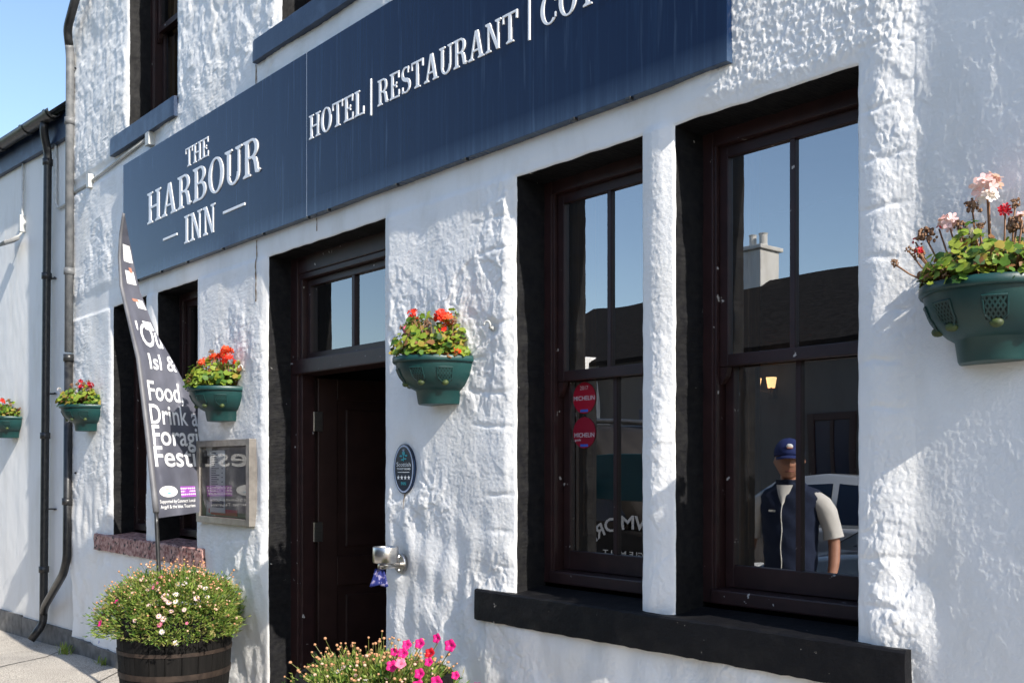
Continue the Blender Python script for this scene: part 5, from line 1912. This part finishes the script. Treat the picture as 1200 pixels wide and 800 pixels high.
# ================================================================== the far side of the street (seen reflected in the glass)
def simple_house(name, label, x0, x1, y0, y1, eave, ridge, wm, rm, wins, loc):
    t = thing(name, label, 'building', loc)
    mb = MB()
    mb.box(x0, x1, y1, y0, -0.3, eave)
    ym = (y0 + y1) / 2
    for x in (x0, x1):
        mb.face([(x, y1, eave), (x, y0, eave), (x, ym, ridge)])
    mb.build('wall', wm, t, loc)
    mb = MB()
    s = 0.25
    for sg, ya in ((1, y0 + s), (-1, y1 - s)):
        za = eave - (ridge - eave) / abs(ym - y0) * s
        mb.face([(x0 - 0.15, ya, za), (x1 + 0.15, ya, za), (x1 + 0.15, ym, ridge + 0.06), (x0 - 0.15, ym, ridge + 0.06)])
        mb.face([(x0 - 0.15, ya, za + 0.08), (x1 + 0.15, ya, za + 0.08), (x1 + 0.15, ym, ridge + 0.14), (x0 - 0.15, ym, ridge + 0.14)])
        mb.face([(x0 - 0.15, ya, za), (x1 + 0.15, ya, za), (x1 + 0.15, ya, za + 0.08), (x0 - 0.15, ya, za + 0.08)])
    rf = mb.build('roof', rm, t, loc)
    for (xa, xb, za, zb, fm) in wins:
        mb = MB()
        w = 0.11
        yf = y0 + 0.03
        mb.bbox(xa, xa + w, y0 - 0.1, yf, za, zb, 0.01)
        mb.bbox(xb - w, xb, y0 - 0.1, yf, za, zb, 0.01)
        mb.bbox(xa + w - 0.002, xb - w + 0.002, y0 - 0.1, yf - 0.003, zb - w, zb - 0.002, 0.01)
        mb.bbox(xa - 0.08, xb + 0.08, y0 - 0.1, yf + 0.08, za - 0.12, za + 0.002, 0.01)
        mb.bbox((xa + xb) / 2 - 0.03, (xa + xb) / 2 + 0.03, y0 - 0.1, yf - 0.006, za, zb - w, 0.006)
        wv = mb.build('window', fm, t, loc)
        mb = MB()
        mb.face([(xa + 0.05, y0 + 0.006, za), (xb - 0.05, y0 + 0.006, za), (xb - 0.05, y0 + 0.006, zb - 0.05), (xa + 0.05, y0 + 0.006, zb - 0.05)])
        mb.build('pane', M['plaque'], wv, loc)
    return t, rf
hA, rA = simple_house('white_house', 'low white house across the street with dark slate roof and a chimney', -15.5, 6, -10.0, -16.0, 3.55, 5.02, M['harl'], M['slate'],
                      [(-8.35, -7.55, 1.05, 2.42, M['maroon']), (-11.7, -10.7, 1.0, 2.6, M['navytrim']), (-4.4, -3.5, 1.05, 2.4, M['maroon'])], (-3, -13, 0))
mb = MB()
mb.bbox(-11.52, -10.98, -13.3, -12.7, 4.6, 5.72, 0.02)
mb.bbox(-11.57, -10.93, -13.36, -12.64, 5.72, 5.80, 0.02)
chm = mb.build('chimney', M['wallshade'], rA, (-3, -13, 0))
for dx in (-11.38, -11.12):
    mb = MB()
    mb.lathe([(0.08, 0), (0.095, 0.03), (0.08, 0.06), (0.08, 0.24), (0.095, 0.27), (0.06, 0.28)], 14, (dx, -13, 5.80))
    mb.build('chimney_pot', M['wallshade'], rA, (-3, -13, 0))
mb = MB()
mb.bbox(-13.1, -12.72, -10.05, -9.35, -0.2, 3.30, 0.02)
mb.bbox(-13.2, -12.62, -10.05, -9.25, 3.30, 3.62, 0.05)
mb.build('porch_pier', M['wall2'], hA, (-3, -13, 0))
simple_house('long_house', 'long house with blue slate roof behind the white house', -10.0, 10, -24.0, -34.0, 5.4, 9.6, M['wallshade'], M['slateb'], [], (0, -29, 0))

def wheel(mb_t, mb_r, c, r, w):
    for mb, rr, ww in ((mb_t, r, w), (mb_r, r * 0.66, w * 1.04)):
        mb.sm = False
        ring = []
        for dy, q in ((-ww / 2, rr * 0.93), (-ww / 2 * 0.8, rr), (ww / 2 * 0.8, rr), (ww / 2, rr * 0.93)):
            ring.append([Vector((c[0] + q * math.cos(2 * math.pi * k / 24), c[1] + dy, c[2] + q * math.sin(2 * math.pi * k / 24))) for k in range(24)])
        mb.loft(ring)
def car(label, loc, rz, paint, L=4.3, Wd=1.8, H_=1.5, van=False, group='cars parked along the street'):
    """side profile lofted across the width, with its own glass, wheels, lights, bumpers and mirrors"""
    t = thing('parked_van' if van else 'parked_car', label, 'van' if van else 'car', loc, rz, group if not van else None)
    h = H_ / 1.5
    if van:
        low = [(-L / 2, 0.35), (-L / 2, 1.0), (L / 2 - 0.95, 1.05), (L / 2 - 0.15, 0.95), (L / 2, 0.75), (L / 2, 0.35)]
        roof = [(-L / 2 + 0.02, 1.0), (-L / 2 + 0.06, H_ - 0.08), (-L / 2 + 0.2, H_), (L / 2 - 1.9, H_), (L / 2 - 1.6, H_ - 0.07), (L / 2 - 0.85, 1.04)]
        wins = [[(L / 2 - 1.85, 1.10), (L / 2 - 1.05, 1.10), (L / 2 - 1.58, H_ - 0.2), (L / 2 - 1.85, H_ - 0.2)]]
    else:
        low = [(-L / 2 + 0.02, 0.32), (-L / 2, 0.62), (-L / 2 + 0.06, 0.86 * h), (-L / 2 + 0.35, 0.95 * h), (0.75, 0.93 * h), (L / 2 - 0.35, 0.80 * h), (L / 2 - 0.04, 0.66 * h), (L / 2, 0.5), (L / 2 - 0.05, 0.28)]
        roof = [(-L / 2 + 0.12, 0.93 * h), (-L / 2 + 0.55, 1.30 * h), (-L / 2 + 1.05, H_ - 0.03), (-0.25, H_), (0.35, H_ - 0.07), (1.25, 0.92 * h)]
        wins = [[(-L / 2 + 0.5, 0.97 * h), (-0.42, 0.96 * h), (-0.42, 1.41 * h), (-L / 2 + 0.95, 1.37 * h), (-L / 2 + 0.72, 1.26 * h)], [(-0.34, 0.96 * h), (1.02, 0.95 * h), (0.36, 1.36 * h), (-0.34, 1.41 * h)]]
    mb = MB()
    mb.sm = True
    hw = Wd / 2
    rings = []
    def inset(poly, dx, dz, c):
        return [(c[0] + (p[0] - c[0]) * dx, c[1] + (p[1] - c[1]) * dz) for p in poly]
    for y_, kx, kz in ((-hw, 0.93, 0.88), (-hw * 0.97, 0.97, 0.96), (-hw * 0.8, 1, 1), (0, 1.012, 1.01), (hw * 0.8, 1, 1), (hw * 0.97, 0.97, 0.96), (hw, 0.93, 0.88)):
        rings.append([Vector((p[0], y_, p[1])) for p in inset(low, kx, kz, (0, 0.6))])
    mb.loft(rings)
    body = mb.build('body', paint, t)
    md = body.modifiers.new('round', 'BEVEL')
    md.width = 0.03
    md.segments = 2
    md.limit_method = 'ANGLE'
    mb = MB()
    mb.sm = True
    def yw(z):
        return hw * (0.94 - 0.20 * max(0, (z - 0.9 * h)) / (0.6 * h)) if not van else hw * 0.97
    rr = []
    for sgn, f_ in ((-1, 1), (-0.9, 1.0), (0, 1.0), (0.9, 1.0), (1, 1)):
        rr.append([Vector((p[0], sgn * yw(p[1]), p[1] + (0.012 if abs(sgn) < 1 else -0.004))) for p in roof])
    mb.loft(rr)
    mb.build('cabin', paint, t)
    for sgn in (-1, 1):
        mb = MB()
        for w_ in wins:
            mb.face([(p[0], sgn * (yw(p[1]) + 0.006), p[1]) for p in w_])
        mb.build('side_window', M['plaque'], t)
    if not van:
        mb = MB()
        a, b = roof[5], roof[4]
        mb.face([(a[0] + 0.0, -yw(a[1]) * 0.9, a[1] + 0.03), (a[0], yw(a[1]) * 0.9, a[1] + 0.03), (b[0] + 0.03, yw(b[1]) * 0.88, b[1] + 0.0), (b[0] + 0.03, -yw(b[1]) * 0.88, b[1])])
        mb.build('windscreen', M['plaque'], t)
    rw = 0.33
    for cx_ in (-L / 2 + 0.78, L / 2 - 0.85):
        for sgn in (-1, 1):
            a, b = MB(), MB()
            wheel(a, b, (cx_, sgn * (hw - 0.10), rw), rw, 0.2)
            ty = a.build('wheel', M['pipe'], t)
            b.build('rim', M['steel'], ty)
    for sgn in (-1, 1):
        mb = MB()
        mb.bbox(L / 2 - 0.22, L / 2 - 0.01, sgn * hw * 0.72 - 0.16, sgn * hw * 0.72 + 0.16, 0.60, 0.74, 0.03)
        mb.build('headlight', M['whiteplastic'], t)
        mb = MB()
        mb.bbox(-L / 2 - 0.005, -L / 2 + 0.12, sgn * hw * 0.78 - 0.10, sgn * hw * 0.78 + 0.10, 0.66, 0.90, 0.03)
        mb.build('tail_light', M['redprint'], t)
        mb = MB()
        mb.bbox(0.72, 0.86, sgn * (hw + 0.08) - 0.09, sgn * (hw + 0.08) + 0.09, 0.96 * h, 1.08 * h, 0.03)
        mb.build('wing_mirror', paint, t)
    mb = MB()
    mb.bbox(L / 2 - 0.05, L / 2 + 0.04, -hw * 0.85, hw * 0.85, 0.30, 0.48, 0.03)
    mb.bbox(-L / 2 - 0.04, -L / 2 + 0.05, -hw * 0.85, hw * 0.85, 0.32, 0.52, 0.03)
    mb.build('bumper', M['pipe'], t)
    return t
SILVER = mat('silver_car_paint', (0.42, 0.44, 0.46), 0.25, coat=0.6, metal=0.3)
BLUEGREY = mat('steel_blue_car_paint', (0.16, 0.22, 0.30), 0.25, coat=0.6, metal=0.3)
DARKP = mat('dark_van_paint', (0.016, 0.0145, 0.014), 0.7, (0.028, 0.025, 0.024), 5, spec=0.15)
TEALG = mat('teal_van_window', (0.010, 0.050, 0.062), 0.4, spec=0.2)
rz_ = lambda x: slope(x) - 0.10
car('silver hatchback parked against the far kerb', (-6.4, -7.5, -0.10), math.pi, SILVER, 4.4, 1.8, 1.62)
car('steel blue car parked nearer the inn than the silver hatchback', (-3.45, -5.3, -0.06), math.pi, BLUEGREY, 4.4, 1.8, 1.52)
van = car('dark slatted van lettered in white along its side', (-8.1, -5.1, -0.06), 0.0, DARKP, 4.7, 1.85, 2.1, van=True)
# slats and lettering on the van's side that faces the inn (+y)
mb = MB()
for k in range(9):
    x = -2.2 + k * 0.36
    mb.bbox(x, x + 0.012, 0.885, 0.935, 0.45, 1.75, 0.003)
mb.build('side_slats', M['barrel'], van)
mb = MB()
mb.bbox(0.35, 2.0, 0.905, 0.930, 1.32, 1.80, 0.02)
mb.build('side_window', TEALG, van)
def arc_text(body, cx_, cz_, rad, a0, a1, h_, y_):
    vs, fs = text_mesh(body, h_, 0.02)
    xa, xb_ = min(v.x for v in vs), max(v.x for v in vs)
    mb = MB()
    out = []
    for v in vs:
        a = R(a0 + (v.x - xa) / (xb_ - xa) * (a1 - a0))
        r = rad + v.y
        out.append((cx_ - r * math.sin(a), y_, cz_ + r * math.cos(a)))
    mb.raw(out, fs)
    return mb
mb = arc_text('BOWMORE', 1.37, 0.29, 0.75, -44, 44, 0.145, 0.945)
mb.build('lettering', M['print'], van)
mb = MB()
vs, fs = text_mesh('SINGLE MALT', 0.06, 0.01)
xa, xb_ = min(v.x for v in vs), max(v.x for v in vs)
mb.raw([(1.35 + 0.35 - (v.x - xa) / (xb_ - xa) * 0.7, 0.945, 0.74 + v.y) for v in vs], fs)
mb.build('small_lettering', M['print'], van)
mb = MB()
for sgn in (-1, 1):
    mb.tube([(-2.0, sgn * 0.6, 2.13), (0.4, sgn * 0.6, 2.13)], 0.03, 8)
for x in (-1.7, -0.5, 0.3):
    mb.tube([(x, -0.75, 2.18), (x, 0.75, 2.18)], 0.03, 8)
mb.build('roof_rack', M['pipe'], van)

# ------------------------------------------------------------------ the man in the street whose reflection stands in the window
def skin_mesh(name, joints, edges, m, parent, sub=2, root=0):
    me = bpy.data.meshes.new(name)
    me.from_pydata([j[:3] for j in joints], edges, [])
    ob = bpy.data.objects.new(name, me)
    link(ob)
    sk = ob.modifiers.new('skin', 'SKIN')
    sk.use_smooth_shade = True
    me.skin_vertices.new() if not me.skin_vertices else None
    for i, j in enumerate(joints):
        d_ = me.skin_vertices[0].data[i]
        d_.radius = (j[3], j[4] if len(j) > 4 else j[3])
        d_.use_root = (i == root)
    sb = ob.modifiers.new('sub', 'SUBSURF')
    sb.levels = sb.render_levels = sub
    bpy.context.view_layer.update()
    dg = bpy.context.evaluated_depsgraph_get()
    nm = bpy.data.meshes.new_from_object(ob.evaluated_get(dg))
    bpy.data.objects.remove(ob)
    nm.materials.clear()
    nm.materials.append(m)
    for p in nm.polygons:
        p.use_smooth = True
    o2 = bpy.data.objects.new(name, nm)
    link(o2, parent)
    return o2
SKIN = mat('weathered_skin', (0.42, 0.21, 0.14), 0.55, (0.36, 0.17, 0.11), 20)
TEE = mat('white_cotton', (0.58, 0.56, 0.53), 0.9, bump=0.001, bscale=80)
VEST = mat('navy_fleece', (0.005, 0.012, 0.038), 0.9, bump=0.002, bscale=120)
JEAN = mat('dark_denim', (0.03, 0.04, 0.07), 0.9)
CAPM = mat('blue_cap_cotton', (0.008, 0.020, 0.11), 0.85)
SHOE = mat('brown_shoe', (0.05, 0.03, 0.02), 0.6)
ML = (-3.96, -2.72, -0.09)
man = thing('person', 'man in navy gilet, white t-shirt and blue cap standing in the street', 'person', ML, math.pi + R(-12))
man.scale = (1.035, 1.035, 1.035)
# local frame: the man faces -y
J = [(0, 0, 0.98, 0.135, 0.100), (0, 0.005, 1.16, 0.135, 0.095), (0, 0.01, 1.33, 0.140, 0.095), (0, 0.012, 1.44, 0.090, 0.070), (0, 0.004, 1.52, 0.056, 0.058), (0, 0.004, 1.56, 0.054, 0.058), (0, 0.0, 1.62, 0.050, 0.058), (0, 0.0, 1.68, 0.050, 0.060), (0, 0.0, 1.73, 0.045, 0.055)]
E_ = [(0, 1), (1, 2), (2, 3), (3, 4), (4, 5), (5, 6), (6, 7), (7, 8)]
def add(parent_i, *js):
    i = parent_i
    for j in js:
        J.append(j)
        E_.append((i, len(J) - 1))
        i = len(J) - 1
    return i
hands = []
for s in (-1, 1):
    w_ = add(3, (s * 0.160, 0.015, 1.415, 0.046), (s * 0.212, 0.02, 1.36, 0.048), (s * 0.255, 0.035, 1.24, 0.050), (s * 0.285, 0.04, 1.12, 0.044), (s * 0.300, -0.005, 0.99, 0.040), (s * 0.300, -0.05, 0.885, 0.028), (s * 0.298, -0.065, 0.83, 0.034, 0.020), (s * 0.296, -0.07, 0.79, 0.030, 0.016))
    for k, dy in enumerate((-0.030, -0.010, 0.010, 0.028)):
        ln = (0.062, 0.072, 0.066, 0.052)[k]
        add(w_, (s * 0.296, -0.070 + dy, 0.765, 0.0095), (s * 0.292, -0.074 + dy, 0.765 - ln * 0.55, 0.0085), (s * 0.282, -0.078 + dy, 0.765 - ln, 0.007))
    add(w_ - 1, (s * 0.285, -0.10, 0.81, 0.011), (s * 0.275, -0.115, 0.775, 0.009))
    l_ = add(0, (s * 0.10, 0.0, 0.90, 0.098), (s * 0.115, -0.005, 0.70, 0.080), (s * 0.12, -0.01, 0.50, 0.060), (s * 0.12, 0.01, 0.34, 0.058), (s * 0.12, 0.02, 0.12, 0.040), (s * 0.12, 0.015, 0.06, 0.044), (s * 0.125, -0.08, 0.045, 0.042, 0.034), (s * 0.13, -0.16, 0.035, 0.036, 0.024))
body = skin_mesh('body', J, E_, SKIN, man, 2)
def head_mesh(c, rx, ry, rz, n=40, m=32):
    """an oval head with brow, eye hollows, nose, lips, chin and ears; faces -y"""
    mb = MB()
    mb.sm = True
    def g(x, s_):
        return math.exp(-(x / s_) ** 2)
    rings = []
    for i in range(m + 1):
        v = math.pi * i / m
        ring = []
        for k in range(n):
            a = 2 * math.pi * k / n
            x, y, z = math.sin(v) * math.sin(a), -math.sin(v) * math.cos(a), math.cos(v)
            f = max(0.0, -y)
            jaw = 1 - 0.26 * max(0, -z - 0.1) ** 1.2
            px_, py_, pz_ = x * rx * jaw, y * ry * (1 - 0.10 * max(0, -z)), z * rz
            d = 0.0
            d += 0.026 * g(x, 0.16) * g(z + 0.16, 0.17) * f + 0.010 * g(x, 0.24) * g(z + 0.28, 0.07) * f
            d -= 0.013 * (g(x - 0.38, 0.17) + g(x + 0.38, 0.17)) * g(z - 0.02, 0.12) * f
            d += 0.007 * g(z - 0.20, 0.10) * f
            d += 0.008 * g(x, 0.28) * (g(z + 0.50, 0.05) + g(z + 0.62, 0.06)) * f
            d += 0.012 * g(x, 0.30) * g(z + 0.86, 0.15) * f
            d += 0.005 * (g(x - 0.5, 0.2) + g(x + 0.5, 0.2)) * g(z + 0.22, 0.18) * f
            py_ -= d
            e_ = g(y - 0.05, 0.16) * g(z + 0.05, 0.22)
            px_ += (0.016 * e_ if x > 0 else -0.016 * e_) * (1 if abs(x) > 0.85 else 0)
            ring.append(Vector((c[0] + px_, c[1] + py_, c[2] + pz_)))
        rings.append(ring)
    mb.loft(rings)
    return mb
TURN = R(-24)
hd = head_mesh((0, -0.018, 1.675), 0.086, 0.106, 0.130)
hd.v = [tuple(Matrix.Rotation(TURN, 3, 'Z') @ Vector(q)) for q in hd.v]
ho = hd.build('head', SKIN, man)
bm = bmesh.new()
bm.from_mesh(body.data)
bm.from_mesh(ho.data)
bm.to_mesh(body.data)
bm.free()
bpy.data.objects.remove(ho)
rmod = body.modifiers.new('fuse', 'REMESH')
rmod.mode = 'VOXEL'
rmod.voxel_size = 0.0055
rmod.use_smooth_shade = True
for s in (-1, 1):
    mb = MB()
    mb.sm = True
    mb.blob((s * 0.030, -0.100, 1.676), 0.0125, 10, 6, (1.1, 0.6, 0.7))
    mb.build('eye', SHOE, body).rotation_euler = (0, 0, TURN)
    mb = MB()
    mb.sm = True
    mb.tube([(s * 0.012, -0.118, 1.697), (s * 0.032, -0.117, 1.702), (s * 0.052, -0.100, 1.696)], 0.0055, 6)
    mb.build('eyebrow', mat('grey_brow', (0.12, 0.11, 0.10), 0.9), body).rotation_euler = (0, 0, TURN)
mb = MB()
mb.sm = True
mb.tube([(-0.026, -0.112, 1.602), (0, -0.119, 1.604), (0.026, -0.112, 1.602)], 0.0045, 6)
mb.build('mouth', mat('lips', (0.22, 0.07, 0.06), 0.6), body).rotation_euler = (0, 0, TURN)
mb = MB()
mb.sm = True
for s in (-1, 1):
    for k in range(5):
        a = R(12 + 22 * k)
        mb.blob((s * 0.078 * math.cos(a), 0.0 + 0.088 * math.sin(a), 1.675 - 0.01 * k), 0.026, 8, 6, (0.7, 1, 1.5))
mb.build('hair', mat('grey_hair', (0.2, 0.19, 0.18), 0.9), body).rotation_euler = (0, 0, TURN)
# t-shirt sleeves and collar, gilet, trousers, cap, shoes
def shell(rings, n=40, seed=0, fold=0.007):
    """elliptical rings (cx, cy, z, rx, ry) with soft cloth folds"""
    mb = MB()
    mb.sm = True
    out = []
    m = len(rings)
    fine = []
    for i in range(m - 1):
        for q in range(5):
            t = q / 5
            fine.append([a + (b - a) * t for a, b in zip(rings[i], rings[i + 1])])
    fine.append(list(rings[-1]))
    for (cx_, cy_, z, rx, ry) in fine:
        ring = []
        for k in range(n):
            a = 2 * math.pi * k / n
            f_ = fold * (math.sin(3 * a + z * 19 + seed) * math.sin(z * 31 + 2 * a) + 0.6 * math.sin(7 * a - z * 43 + seed * 2))
            ring.append(Vector((cx_ + (rx + f_) * math.cos(a), cy_ + (ry + f_) * math.sin(a), z + 0.3 * f_)))
        out.append(ring)
    mb.loft(out, caps=False)
    return mb
for s in (-1, 1):
    mb = MB()
    mb.sm = True
    path = [(s * 0.085, 0.012, 1.445), (s * 0.150, 0.016, 1.428), (s * 0.205, 0.018, 1.385), (s * 0.235, 0.026, 1.325), (s * 0.255, 0.033, 1.265), (s * 0.270, 0.037, 1.205), (s * 0.281, 0.040, 1.150)]
    mb.tube(path, [0.040, 0.056, 0.066, 0.068, 0.066, 0.066, 0.070], 18, caps=False)
    for q, v in enumerate(mb.v):
        f_ = 0.006 * math.sin(v[2] * 95 + q % 18) * math.sin(v[2] * 41)
        mb.v[q] = (v[0] + f_, v[1] + f_, v[2])
    mb.build('shirt_sleeve', TEE, man)
mb = shell([(0, 0.006, 1.47, 0.098, 0.082), (0, 0.004, 1.505, 0.070, 0.068), (0, 0.002, 1.528, 0.062, 0.062)], 30, 1, 0.002)
mb.build('shirt_collar', TEE, man)
gil = [(0, 0.010, 0.84, 0.176, 0.138), (0, 0.010, 0.95, 0.178, 0.138), (0, 0.008, 1.08, 0.176, 0.136), (0, 0.008, 1.20, 0.182, 0.134), (0, 0.010, 1.30, 0.192, 0.130), (0, 0.012, 1.37, 0.212, 0.122), (0, 0.014, 1.43, 0.212, 0.114), (0, 0.016, 1.478, 0.180, 0.100), (0, 0.016, 1.505, 0.112, 0.086), (0, 0.014, 1.53, 0.084, 0.080), (0, 0.012, 1.55, 0.088, 0.084)]
v_ = shell(gil, 48, 3, 0.0055).build('gilet', VEST, man)
def gil_front(z):
    for a, b in zip(gil, gil[1:]):
        if a[2] <= z <= b[2]:
            t = (z - a[2]) / (b[2] - a[2])
            return a[1] - a[4] + t * ((b[1] - b[4]) - (a[1] - a[4]))
    return -0.08
mb = MB()
mb.sm = True
mb.tube([(0.004 * math.sin(z * 30), gil_front(z) - 0.008, z) for z in np.linspace(0.86, 1.385, 22)], 0.0045, 6)
mb.build('zip', M['whiteplastic'], v_)
mb = MB()
rows = []
for z, w in ((1.375, 0.004), (1.40, 0.016), (1.43, 0.028), (1.46, 0.040), (1.49, 0.050), (1.515, 0.056)):
    rows.append([Vector((w * c_ / 3, gil_front(z) - 0.009 + 0.012 * (c_ / 3) ** 2, z)) for c_ in range(-3, 4)])
mb.sm = True
mb.loft(rows, caps=False, closed=False)
mb.build('shirt_front', TEE, man)
mb = MB()
mb.bbox(0.05, 0.10, gil_front(1.33) + 0.004, gil_front(1.33) + 0.012, 1.325, 1.34, 0.002)
mb.build('gilet_badge', M['whiteplastic'], v_)
TRJ = [(0, 0, 1.00, 0.158, 0.125), (0, 0, 0.93, 0.160, 0.128)]
TRE = [(0, 1)]
for s in (-1, 1):
    b = len(TRJ)
    TRJ += [(s * 0.10, 0.0, 0.86, 0.106), (s * 0.115, -0.005, 0.70, 0.092), (s * 0.12, -0.01, 0.50, 0.074), (s * 0.12, 0.01, 0.30, 0.072), (s * 0.12, 0.012, 0.10, 0.068)]
    TRE += [(1, b), (b, b + 1), (b + 1, b + 2), (b + 2, b + 3), (b + 3, b + 4)]
skin_mesh('trousers', TRJ, TRE, JEAN, man, 2)
for s in (-1, 1):
    mb = MB()
    mb.sm = True
    mb.blob((s * 0.127, -0.06, 0.042), 0.075, 12, 8, (0.72, 1.85, 0.62))
    mb.build('shoe', SHOE, man)
mb = MB()
mb.sm = True
rg = []
for i in range(8):
    e = R(-8 + 98 * i / 7)
    rg.append([Vector((0.097 * math.cos(e) * math.cos(2 * math.pi * k / 20), -0.014 + 0.118 * math.cos(e) * math.sin(2 * math.pi * k / 20), 1.722 + 0.108 * math.sin(e) * (1 - 0.25 * math.cos(e) * max(0, -math.sin(2 * math.pi * k / 20))))) for k in range(20)])
mb.loft(rg, caps=False)
top = [[Vector((0.086 * math.cos(a), -0.014 - 0.105 * math.sin(a) - 0.075 * math.sin(a) * t, 1.716 - 0.022 * t - 0.012 * math.cos(a) ** 2)) for a in np.linspace(0, math.pi, 13)] for t in (0, 0.35, 0.7, 1.0)]
mb.loft(top, closed=False, caps=False)
cp = mb.build('cap', CAPM, man, fix=False)
cp.rotation_euler = (0, 0, TURN)
sm_ = cp.modifiers.new('thick', 'SOLIDIFY')
sm_.thickness = 0.004
mb = MB()
mb.sm = True
mb.blob((0.0, -0.119, 1.772), 0.021, 10, 6, (1, 0.35, 0.8))
mb.mi = 1
mb.blob((0.0, -0.126, 1.760), 0.014, 10, 6, (1.5, 0.3, 0.45))
mb.build('cap_badge', [M['print'], M['orangeprint']], cp)
